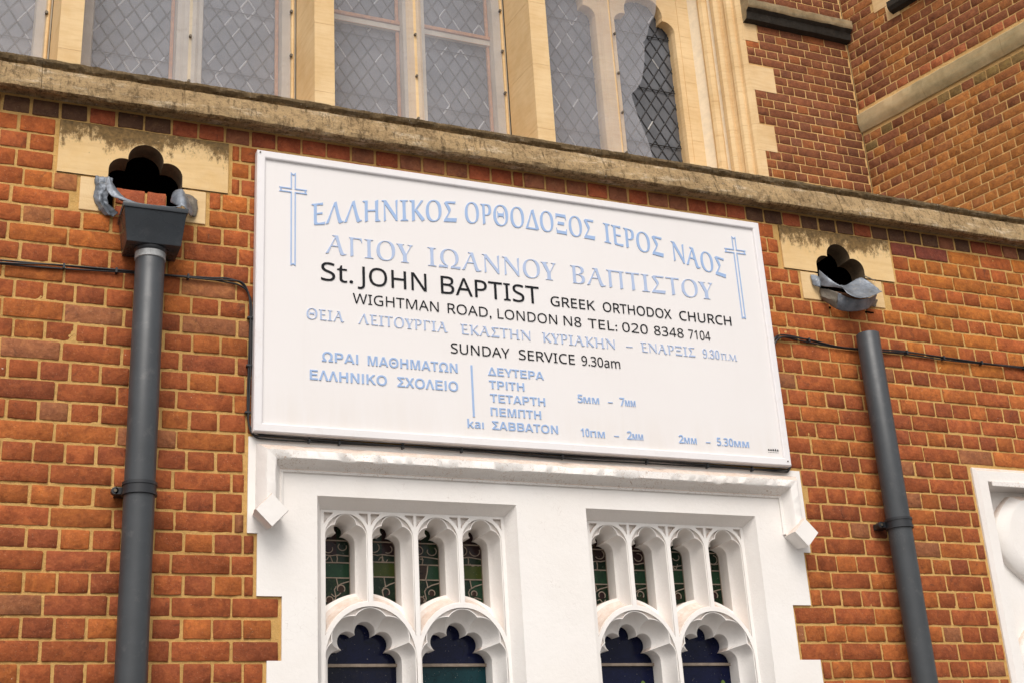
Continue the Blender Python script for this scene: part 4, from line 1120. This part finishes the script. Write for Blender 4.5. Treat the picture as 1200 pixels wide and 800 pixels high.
sheet('lead_apron', [[(3.819, -0.085, 3.998), (3.836, -0.100, 3.978), (3.890, -0.110, 3.960), (3.968, -0.110, 3.972), (4.055, -0.080, 4.018)],
                     [(3.818, -0.072, 3.956), (3.845, -0.085, 3.942), (3.905, -0.090, 3.938), (3.978, -0.085, 3.955), (4.057, -0.065, 4.000)],
                     [(3.824, -0.050, 3.926), (3.862, -0.062, 3.914), (3.925, -0.066, 3.920), (3.988, -0.062, 3.938), (4.058, -0.042, 3.980)]], 'lead', fr, seed=15, jag=0.0022)
sheet('lead_flap', [[(3.771, -0.012, 4.045), (3.799, -0.045, 4.026), (3.827, -0.078, 3.998)],
                    [(3.768, -0.010, 4.008), (3.792, -0.040, 3.978), (3.824, -0.068, 3.956)],
                    [(3.786, -0.006, 3.985), (3.808, -0.028, 3.950), (3.828, -0.048, 3.924)]], 'lead_rusty', fr, seed=19, angular=True, jag=0.0035)
sheet('lead_tab', [[(3.733, -0.008, 4.114), (3.753, -0.022, 4.107), (3.768, -0.030, 4.091)], [(3.735, -0.008, 4.085), (3.750, -0.026, 4.078), (3.766, -0.034, 4.068)], [(3.739, -0.008, 4.058), (3.748, -0.024, 4.044), (3.762, -0.034, 4.040)]], 'lead', fr, seed=17, angular=True, jag=0.0022)
sheet('lead_tab', [[(4.056, -0.042, 4.010), (4.080, -0.030, 4.012), (4.112, -0.010, 4.024)], [(4.050, -0.032, 3.975), (4.075, -0.02, 3.975), (4.098, -0.006, 3.985)]], 'lead_rusty', fr, seed=21, angular=True, jag=0.003)
sheet('lead_tab', [[(4.055, -0.012, 4.148), (4.09, -0.014, 4.136), (4.12, -0.012, 4.128)], [(4.055, -0.012, 4.142), (4.09, -0.014, 4.13), (4.12, -0.012, 4.124)]], 'lead_rusty', fr, seed=23, jag=0.001)

# ------------------------------------------------------------------ cables
cb = empty('cable_run', (1.0, -0.01, 3.74), 'thin black cables clipped left of the signboard and looped under it', 'cable')
base = [(-0.9, 3.705), (-0.4, 3.714), (0.076, 3.724), (0.256, 3.732), (0.56, 3.741), (0.827, 3.747), (0.905, 3.750), (0.965, 3.742), (0.995, 3.705), (1.006, 3.640), (1.008, 3.45), (1.003, 3.25), (1.006, 3.165), (1.03, 3.122), (1.10, 3.116),
        (1.4, 3.112), (1.8, 3.114), (2.3, 3.111), (2.8, 3.114), (3.2, 3.110), (3.40, 3.108), (3.445, 3.118), (3.456, 3.16), (3.452, 3.30), (3.449, 3.45)]
for k in range(3):
    pts = []
    for i, (x, z) in enumerate(base):
        wv = 0.0045*math.sin(i*1.7 + k*2.1); pts.append((x + wv*0.6 + (k-1)*0.0025, -0.010 - 0.005*(k % 2) - (0.006 if 12 < i < 22 else 0), z + wv + (k-1)*0.0045))
    b = B(); tube(b, smooth_path(pts, 6), 0.0035, 7); b.build('cable', M['cable'], cb, smooth=60)
b = B(); tube(b, smooth_path([(3.452, -0.012, 3.20), (3.447, -0.012, 3.45), (3.446, -0.02, 3.64), (3.452, -0.03, 3.715), (3.485, -0.03, 3.752), (3.54, -0.022, 3.766), (3.60, -0.014, 3.768)], 8), 0.0042, 7); b.build('cable', M['cable'], cb, smooth=60)
for x, z, v in ((0.30, 3.733, 0), (0.49, 3.739, 0), (0.76, 3.746, 0), (1.007, 3.60, 1), (1.006, 3.40, 1), (1.003, 3.21, 1), (1.24, 3.113, 0), (1.36, 3.112, 0), (1.62, 3.113, 0), (1.87, 3.113, 0), (2.32, 3.111, 0), (2.72, 3.113, 0), (3.02, 3.112, 0), (3.25, 3.110, 0), (3.454, 3.24, 1)):
    b = B()
    if v: b.box(x-0.013, x+0.009, -0.019, 0.0, z-0.004, z+0.004)
    else: b.box(x-0.004, x+0.004, -0.023, 0.0, z-0.010, z+0.010)
    b.build('cable_clip', M['pipe_dark'], cb, bevel=0.001)
cr2 = empty('cable_run', (4.3, -0.01, 3.75), 'bundle of thin black cables running right from the signboard behind the cut drainpipe', 'cable')
base = [(3.46, 3.735), (3.475, 3.758), (3.52, 3.770), (3.60, 3.768), (3.68, 3.762), (3.80, 3.748), (3.95, 3.745), (4.10, 3.750), (4.25, 3.756), (4.45, 3.748), (4.7, 3.743), (5.0, 3.741), (5.6, 3.735), (6.5, 3.73)]
for k in range(3):
    pts = [(x, -0.010 - 0.005*(k % 2), z + (k-1)*0.0048 + 0.004*math.sin(i*1.3 + k*2.4)) for i, (x, z) in enumerate(base)]
    b = B(); tube(b, smooth_path(pts, 6), 0.0036, 7); b.build('cable', M['cable'], cr2, smooth=60)
for x, z in ((3.66, 3.763), (4.235, 3.756), (4.46, 3.748), (4.70, 3.743), (4.98, 3.741)):
    b = B(); b.box(x-0.004, x+0.004, -0.023, 0.0, z-0.010, z+0.010); b.build('cable_clip', M['pipe_dark'], cr2, bevel=0.001)

# ------------------------------------------------------------------ upper wall of the church, set back
U = 2.48
gab = empty('church_wall', (6.0, U, 4.3), 'darker red brick church wall with toothed yellow stone quoins, set back above the coping', 'wall')
up = Bricks(0.0985, 0.2065, 0.0675, 0.05, 31, 0.6, 3, 3)
UZ0, UP = 7.626, 0.0765     # a header course
def upper_tint(x, z, r__=random.Random(77)):
    v = r__.random(); f = r__.uniform(0.84, 1.14)
    c = Vector((0.245, 0.082, 0.035)) * f
    if v < 0.22: c = Vector((0.31, 0.100, 0.034)) * f
    elif v < 0.26: c = Vector((0.34, 0.11, 0.03)) * f
    elif v < 0.38: c = Vector((0.225, 0.080, 0.038)) * f
    return c
def quoin_edge(z):   # right edge of the jamb stones
    for a, b_, e in ((7.65, 9, 5.523), (7.415, 7.65, 5.523), (7.19, 7.415, 5.405), (6.965, 7.19, 5.628), (6.66, 6.965, 5.425), (6.43, 6.66, 5.555), (6.2, 6.43, 5.443), (5.97, 6.2, 5.56)):
        if a <= z < b_: return e
    return 5.45
for n in range(-18, 26):
    z = UZ0 + n*UP*1.0
    if z > 9.2 or z < 5.6: continue
    header = n % 2 == 0
    e = quoin_edge(z)
    p = 0.1068 if header else 0.2136
    c0 = 5.637 if header else 5.85
    for q in range(-3, 9):
        xc = c0 + q*p
        for a, b_ in cut(xc - p/2 + 0.0045, xc + p/2 - 0.0045, [(-9, e - 0.004), (6.396, 99)], gap=0.006):
            xx = (a+b_)/2; t_ = upper_tint(xx, z)
            if xx > 6.25: t_ = t_*0.8
            if xx - e < 0.10 and rng.random() < 0.5 and z > 7.1: t_ = Vector((0.42, 0.12, 0.035))
            up.put('h' if b_-a < 0.15 else 's', xx, z, b_-a, tuple(t_), U + rng.uniform(-0.0015, 0.0015), rng.uniform(0.97, 1.02))
up.finish(gab, lambda it: (0 if 6.15 < it[2] < 7.95 else 100) + abs(it[2]-7.0), lambda x, y, z: (x, y, z), 0.0)
b = B(); b.add([(5.395, U+0.004, 4.3), (6.4, U+0.004, 4.3), (6.4, U+0.004, 9.3), (5.395, U+0.004, 9.3)], [(0, 1, 2, 3)])
b.build('mortar', M['mortar_pale'], gab, fix=False)
# jamb stones with mouldings, one object per course of stone
CO = (-1.2, 0.4, 2.0, 3.6)
JX = CO[-1] + 1.52
DP = 0.38
JC = None
jp = [(5.045, U+DP-0.006), (5.16, U+DP-0.006), (5.175, U+DP-0.018), (5.205, U+DP-0.018), (5.225, U+0.33), (5.195, U+0.30), (5.185, U+0.27), (5.20, U+0.245), (5.235, U+0.235), (5.262, U+0.245), (5.268, U+0.215), (5.245, U+0.185), (5.248, U+0.155), (5.275, U+0.138), (5.305, U+0.145), (5.315, U+0.115), (5.300, U+0.085), (5.308, U+0.060), (5.335, U+0.048), (5.358, U+0.052), (5.362, U+0.020), (5.385, U-0.002)]
jz = [(5.97, 6.2), (6.2, 6.43), (6.43, 6.66), (6.66, 6.965), (6.965, 7.19), (7.19, 7.415), (7.415, 7.62)]
for a, c_ in jz + [(7.62, 7.9), (7.9, 8.2), (8.2, 8.6)]:
    e = quoin_edge((a+c_)/2) - 0.006
    L = jp + [(e, U-0.002), (e, U+0.05), (5.1, U+0.45), (5.045, U+0.45)]
    b = B(); g_ = 0.0010
    loops = [[(x, y, a+g_) for x, y in L], [(x, y, c_-g_) for x, y in L]]
    b.loft(loops); b.add(loops[0], [tuple(range(len(L)))]); b.add(loops[1], [tuple(range(len(L)))[::-1]])
    b.build('jamb_stone', M['stone'], gab)
L = [(x + 0.0015, y + 0.0022) for x, y in jp] + [(5.39, U+0.002), (5.40, U+0.05), (5.1, U+0.44), (5.05, U+0.44)]
b = B(); b.loft([[(x, y, 5.97) for x, y in L], [(x, y, 8.6) for x, y in L]]); b.build('joint_filling', M['joint'], gab)
for zz in (6.484, 6.812, 7.125, 7.465):    # bolt heads left in the jamb
    z2 = 1.6 + (zz-1.6)*1.0214
    b = B(); tube(b, [(5.19, U+DP-0.024, z2), (5.19, U+DP-0.008, z2)], 0.012, 8); b.build('bolt', M['bolt'], gab)
# hood label of the great window, stopping against the corner
b = B(); lp = [(0.0, 7.575), (-0.05, 7.585), (-0.060, 7.612), (-0.066, 7.645), (-0.095, 7.665), (-0.104, 7.685), (-0.104, 7.735), (-0.085, 7.752), (0.0, 7.81)]
loops = []
for i in range(41):
    x = 5.40 + 1.0*i/40
    loops.append([(x, U + y + noise.noise(Vector((x*14, y*30, z*20)))*0.006, z + noise.noise(Vector((x*9, 3, z*9)))*0.005) for y, z in lp])
b.loft(loops, False); b.add(loops[0], [tuple(range(len(lp)))])
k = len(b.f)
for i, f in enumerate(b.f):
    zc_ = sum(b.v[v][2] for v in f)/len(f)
    b.mi[i] = 1 if zc_ < 7.658 else 0  # lower faces of the mould take the near-black material
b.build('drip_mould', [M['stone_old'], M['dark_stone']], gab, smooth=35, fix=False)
b = B(); b.box(-2.2, 8.0, U+0.5, U+0.55, 4.3, 9.4); b.build('inner_wall', M['interior'], gab)
b = B(); b.box(-2.2, 5.1, U-0.03, U+0.5, 5.5, 6.02); b.build('window_sill', M['stone'], gab, bevel=0.004)
b = B(); b.box(-2.2, 5.1, U+0.0, U+0.5, 8.45, 9.4); b.build('wall_head', M['stone'], gab)
b = B(); b.box(-2.2, 6.4, U+0.02, U+0.5, 4.3, 5.5); b.build('wall_base', M['mortar_pale'], gab)

# windows: each opening with its stone mullions, leaded lights and milky outer sheets
W = U + DP
labels = ['leaded church window at the far left edge, only its right light showing beside a bolted groove',
          'leaded church window of two grey lights above the left hopper, second opening from the left',
          'leaded church window with rusty orange transom bar across both lights, above the middle of the sign',
          'leaded church window at the right whose milky outer sheet is broken in a jagged curve']
HW, HH = 0.0535, 0.0835        # half diagonals of a quarry
dia = bpy.data.meshes.new('quarry')
dia.from_pydata([(-HW+0.002, 0, 0), (0, 0, HH-0.003), (HW-0.002, 0, 0), (0, 0, -HH+0.003), (-HW+0.002, 0.004, 0), (0, 0.004, HH-0.003), (HW-0.002, 0.004, 0), (0, 0.004, -HH+0.003)], [],
                [(0, 3, 2, 1), (4, 5, 6, 7), (0, 1, 5, 4), (1, 2, 6, 5), (2, 3, 7, 6), (3, 0, 4, 7)])
dia.materials.append(M['quarry_glass'])
wr = random.Random(3)
YP = W + 0.09
for wi, c in enumerate(CO):
    e = empty('leaded_window', (c + 0.775, W, 6.0), labels[wi], 'window', 'tall leaded windows of the upper church wall')
    la, lb = (c + 0.15, c + 0.69), (c + 0.857, c + 1.402)
    spring = 7.62 if wi == 3 else 8.1
    # major mullion on the left of the opening (the far left one starts the row)
    def front_pier(cx):
        b = B(); L = [(cx - 0.068, U), (cx + 0.068, U), (cx + 0.090, W + 0.06), (cx - 0.105, W + 0.06)]
        q = B(); q.loft([[(cx + (x-cx)*0.975, y + 0.0022, z) for x, y in L] for z in (6.0, 8.5)]); q.build('joint_filling', M['joint'], e)
        zz = [6.0] + sorted([6.30, 6.83, 7.36, 7.9]) + [8.5]
        for a, d in zip(zz[:-1], zz[1:]):
            q = B(); g_ = 0.0010
            lo2 = [[(x, y, a+g_) for x, y in L], [(x, y, d-g_) for x, y in L]]
            q.loft(lo2); q.add(lo2[0], [(0, 1, 2, 3)]); q.add(lo2[1], [(3, 2, 1, 0)])
            q.build('mullion_stone', M['stone'], e, bevel=0.0012)
    front_pier(c)
    # tracery plate with two arched lights, covered stone margins
    def light_loop(x0, x1):
        m_ = (x0+x1)/2; hw = (x1-x0)/2; L = [(x0, 6.02), (x0, spring)]
        P = foils([(-hw, spring), (-hw*0.62, spring + hw*0.42), (0, spring + hw*1.15), (hw*0.62, spring + hw*0.42), (hw, spring)], [0.5, 0.5, 0.5, 0.5], [6, 8, 8, 6])
        return L[:1] + [(m_ + x, z) for x, z in P] + [(x1, 6.02)]
    b = B(); A, D = light_loop(*la), light_loop(*lb)
    xr_ = c + (1.53 if wi < 3 else 1.448)
    plate(b, [(c + 0.075, 6.015), (c + 0.075, 8.5), (xr_, 8.5), (xr_, 6.015)], [A, D], W)
    for L in (A, D):
        m_ = (L[0][0] + L[-1][0])/2
        b.loft([[(x, W, z) for x, z in L], [(m_ + (x-m_)*0.965, W + 0.035, z) for x, z in L], [(m_ + (x-m_)*0.965, W + 0.10, z) for x, z in L]], True)
    b.build('light_frame', M['stone_covered'] if wi != 3 else M['stone'], e)
    # groove beside the pier on the right-hand side of the opening
    if wi < 3:
        b = B()
        tube(b, [(c + 1.475, W - 0.004, 6.02), (c + 1.475, W - 0.004, 8.5)], 0.012, 8); b.build('stone_roll', M['stone'], e, smooth=60)
        b = B(); b.box(c + 1.497, c + 1.512, W - 0.010, W - 0.001, 6.02, 8.5); b.build('dark_seam', M['dark_stone'], e)
        for zz in (6.42, 6.78, 7.14, 7.5): b = B(); tube(b, [(c + 1.462, W-0.03, zz), (c + 1.462, W-0.008, zz)], 0.011, 8); b.build('bolt', M['bolt'], e)
    for zz in (6.44, 6.79, 7.14, 7.5): b = B(); tube(b, [(c + 0.775 + (0.06 if wi == 3 else 0.0), W-0.034, zz), (c + 0.775 + (0.06 if wi == 3 else 0.0), W-0.012, zz)], 0.010, 8); b.build('bolt', M['bolt'], e)
    # minor mullion roll
    b = B(); L = [(c + 0.715, W - 0.002), (c + 0.735, W - 0.016), (c + 0.812, W - 0.016), (c + 0.832, W - 0.002)]
    lo2 = [[(x, y, 6.02) for x, y in L], [(x, y, 8.3) for x, y in L]]; b.loft(lo2); b.build('mullion', M['stone'] if wi >= 2 else M['stone_covered'], e)
    top = 8.0
    for (x0, x1) in (la, lb):
        if wi == 0 and x0 < c + 0.5: continue
        cxm = (x0+x1)/2
        cols_n = int((x1-x0+0.1)/(HW*2)) + 1
        ph = wr.uniform(-0.03, 0.03)
        rows_ = int((top-6.05)/HH)
        bright = B(); dull = B()
        for j in range(rows_):
            for i in range(cols_n + 1):
                x = x0 - 0.03 + ph + i*2*HW + (HW if j % 2 else 0); z = 6.08 + j*HH
                if x - HW > x1 + 0.01 or x + HW < x0 - 0.01: continue
                o = bpy.data.objects.new('glass_pane', dia); col.objects.link(o); o.parent = e
                o.location = (x - e.location.x, YP - e.location.y, z - e.location.z)
                o.rotation_euler = (wr.uniform(-0.035, 0.035), wr.uniform(-0.01, 0.01), wr.uniform(-0.035, 0.035))
                for sx, bb in ((1, None), (-1, None)):
                    tgt = bright if wr.random() < (0.04 if wi == 3 and x0 > c + 0.5 else 0.15) else dull
                    p0 = (x, YP - 0.003, z - HH); p1 = (x + sx*HW, YP - 0.003, z)
                    r0 = 0.0064
                    d = Vector(p1) - Vector(p0); nn_ = Vector((-d.z, 0, d.x)).normalized()*r0
                    a = Vector(p0); q = Vector(p1)
                    tgt.add([a-nn_, a+nn_, q+nn_, q-nn_, a + Vector((0, -0.0045, 0)), q + Vector((0, -0.0045, 0))], [(0, 4, 5, 3), (4, 1, 2, 5)])
        tag(dull.build('lead_cames', M['came'], e, smooth=60, fix=False), kind='stuff')
        tag(bright.build('lead_cames', M['came_bright'], e, smooth=60, fix=False), kind='stuff')
        for cz_ in (6.62, 7.12, 7.62):
            b = B(); tube(b, [(x0-0.01, YP - 0.012, cz_), (x1+0.01, YP - 0.012, cz_)], 0.004, 6); b.build('saddle_bar', M['came'], e)
        if wi in (1, 2):    # rusty steel casement round the light
            xr = x1 - 0.035
            b = B(); b.box(xr, xr + 0.022, W + 0.055, W + 0.075, 6.03, 8.2)
            b.build('casement_bar', M['rust'], e)
            if wi == 2:
                zt = 7.245 if x0 < c + 0.5 else 7.262
                b = B(); b.box(x0, x1, W + 0.035, W + 0.075, zt, zt + 0.028); b.box(x0, x1, W + 0.045, W + 0.075, zt - 0.05, zt - 0.002, 1)
                b.build('transom_bar', [M['rust'], M['stone_covered']], e, bevel=0.003)
        if wi == 3:
            b = B(); b.box(x1 - 0.002, x1 + 0.022, W + 0.03, W + 0.10, 6.03, 7.6); b.build('timber_bead', M['rust'], e)
    # protective sheets bolted outside
    def sheet_pl(poly, y, nm='glazing_sheet'):
        b = B(); b.add([(x, y, z) for x, z in poly], [tuple(range(len(poly)))]); b.build(nm, M['sheet'], e, fix=False)
    if wi < 3:
        b = B()
        for k_, (xa, xb) in enumerate(((c + 0.085, c + 0.765), (c + 0.785, c + 1.455))):
            if wi == 0 and k_ == 0: continue
            sheet_pl([(xa, 6.03), (xb, 6.03), (xb, 8.3), (xa, 8.3)], W - 0.020 - 0.002*k_)
    else:
        sheet_pl([(c + 0.085, 6.03), (c + 0.80, 6.03), (c + 0.80, 8.3), (c + 0.085, 8.3)], W - 0.020)
        edge = smooth_path([(4.735, 0, 6.03), (4.69, 0, 6.25), (4.64, 0, 6.55), (4.565, 0, 6.80), (4.530, 0, 6.965)], 3) + smooth_path([(4.531, 0, 6.972), (4.60, 0, 7.05), (4.65, 0, 7.16), (4.678, 0, 7.30), (4.70, 0, 7.46)], 3) + \
            [Vector((4.683, 0, 7.47))] + smooth_path([(4.72, 0, 7.52), (4.765, 0, 7.66), (4.83, 0, 7.78), (4.86, 0, 8.0), (4.88, 0, 8.3)], 3)
        el = [(p.x + noise.noise(p*25)*0.004, p.z) for p in edge]
        sheet_pl([(c + 0.812, 8.3), (c + 0.812, 6.03)] + el, W - 0.022, 'broken_glazing_sheet')

# side wall of the projecting bay, splayed from the corner
AN = R(14.5)
sdr = Vector((math.sin(AN), -math.cos(AN), 0)); sn = Vector((-math.cos(AN), -math.sin(AN), 0))   # along, and outward normal
C0 = Vector((6.4, U, 0))
def side_w(s_, y, z):    # y = depth into the wall
    p = C0 + sdr*s_ - sn*y; return (p.x, p.y, z)
sw = empty('bay_wall', (6.6, 1.7, 4.3), 'brick side wall of a projecting bay at the upper right, crossed by a sloping grey stone band', 'wall')
sb = Bricks(0.0975, 0.2045, 0.0675, 0.05, 47, 0.6, 3, 3)
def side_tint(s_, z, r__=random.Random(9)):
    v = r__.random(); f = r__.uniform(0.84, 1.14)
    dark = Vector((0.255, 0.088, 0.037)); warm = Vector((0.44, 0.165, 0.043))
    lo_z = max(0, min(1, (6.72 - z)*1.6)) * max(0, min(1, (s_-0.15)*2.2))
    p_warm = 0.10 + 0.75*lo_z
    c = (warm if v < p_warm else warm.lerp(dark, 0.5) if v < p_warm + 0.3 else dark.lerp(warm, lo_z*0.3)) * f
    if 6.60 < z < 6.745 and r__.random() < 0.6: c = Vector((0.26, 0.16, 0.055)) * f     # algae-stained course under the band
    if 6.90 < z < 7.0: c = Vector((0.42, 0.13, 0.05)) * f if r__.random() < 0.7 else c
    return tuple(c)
for n in range(-30, 30):
    z = 6.373 + n*0.0772
    if z > 9.2 or z < 4.4: continue
    if 6.735 < z < 6.925: continue
    header = n % 2 == 0
    p = 0.1055 if header else 0.211
    c0 = 0.224
    ex = [(-9, 0.003)]
    if z > 7.56: ex.append((0.44, 0.62) if (n//3) % 2 else (0.30, 0.62))
    for q in range(-3, 26):
        sc = c0 + q*p
        if sc > 2.4: continue
        for a, b_ in cut(sc - p/2 + 0.0045, sc + p/2 - 0.0045, ex, gap=0.003):
            m_ = (a+b_)/2
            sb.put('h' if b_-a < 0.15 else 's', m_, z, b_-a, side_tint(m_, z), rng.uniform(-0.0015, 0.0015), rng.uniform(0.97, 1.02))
def side_score(it):
    s_, z = it[1], it[2]
    vis = -0.02 < s_ < 1.55 and z > 6.2 - 0.62*s_ and z < 7.95 - 0.45*s_
    return (0 if vis else 50) - s_*0.5 - it[3]
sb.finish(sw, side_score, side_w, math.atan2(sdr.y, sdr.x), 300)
b = B(); b.add([side_w(0, 0.004, 4.3), side_w(2.5, 0.004, 4.3), side_w(2.5, 0.004, 9.3), side_w(0, 0.004, 9.3)], [(0, 1, 2, 3)])
b.build('mortar', M['mortar_pale'], sw, fix=False)
b = B()
P0, P1 = side_w(0, 0.35, 0), side_w(2.5, 0.35, 0); Q0, Q1 = side_w(-0.0, 0.06, 0), side_w(2.5, 0.012, 0)
b.add([(Q1[0], Q1[1], 4.3), (P1[0], P1[1], 4.3), (P1[0], P1[1], 9.3), (Q1[0], Q1[1], 9.3), (P0[0], P0[1], 4.3), (P0[0], P0[1], 9.3), (Q0[0], Q0[1], 9.3)], [(0, 1, 2, 3), (1, 4, 5, 2), (3, 2, 5, 6)])
b.build('wall_core', M['mortar_pale'], sw, fix=False)
bp = [(0.0, 6.745), (-0.012, 6.748), (-0.020, 6.765), (-0.034, 6.79), (-0.040, 6.82), (-0.040, 6.895), (-0.032, 6.905), (0.0, 6.913)]
for a, d in ((0.0, 0.62), (0.62, 1.30), (1.30, 2.0), (2.0, 2.5)):
    b = B(); loops = []; nn2 = 24
    for i in range(nn2+1):
        s_ = a + 0.001 + (d-a-0.002)*i/nn2
        loops.append([side_w(s_, y + noise.noise(Vector((s_*12, y*40, z*20)))*0.004, z + noise.noise(Vector((s_*7, 1, z*9)))*0.003) for y, z in bp])
    b.loft(loops, False); b.add(loops[0], [tuple(range(len(bp)))]); b.add(loops[-1], [tuple(range(len(bp)))[::-1]])
    b.build('band_stone', M['stone_band'], sw, smooth=35)
for n2, (za, zb3, s0, s1) in enumerate(((7.56, 7.70, 0.405, 0.53), (7.70, 7.87, 0.30, 0.53), (7.87, 8.1, 0.40, 0.53))):
    b = B(); L = []
    for y in (-0.004, 0.06):
        L.append([side_w(s0+0.004, y, za+0.002), side_w(s1, y, za+0.002), side_w(s1, y, zb3-0.002), side_w(s0+0.004, y, zb3-0.002)])
    b.loft(L); b.add(L[0], [(0, 1, 2, 3)]); b.build('quoin_stone', M['stone'], sw)
b = B(); L = []
for s_ in (0.47, 1.3):
    L.append([side_w(s_, y, z) for y, z in ((0, 7.59), (-0.05, 7.60), (-0.07, 7.63), (-0.07, 7.68), (0.0, 7.72))])
b.loft(L); b.add(L[0], [tuple(range(5))]); b.add(L[1], [tuple(range(5))]); b.build('drip_mould', M['dark_stone'], sw)
b = B(); b.box(0, 1, 0, 1, 0, 1)

# ------------------------------------------------------------------ low roof behind the parapet and the ground
b = B(); b.add([(-2, 0.36, 4.3), (6.6, 0.36, 4.3), (6.6, U+0.02, 5.3), (-2, U+0.02, 5.3)], [(0, 1, 2, 3)])
tag(b.build('aisle_roof', M['roof_lead'], None, fix=False), kind='structure')
b = B(); b.add([(-400, -400, 0), (400, -400, 0), (400, 400, 0), (-400, 400, 0)], [(0, 1, 2, 3)])
tag(b.build('ground', M['asphalt'], None, fix=False), kind='structure')
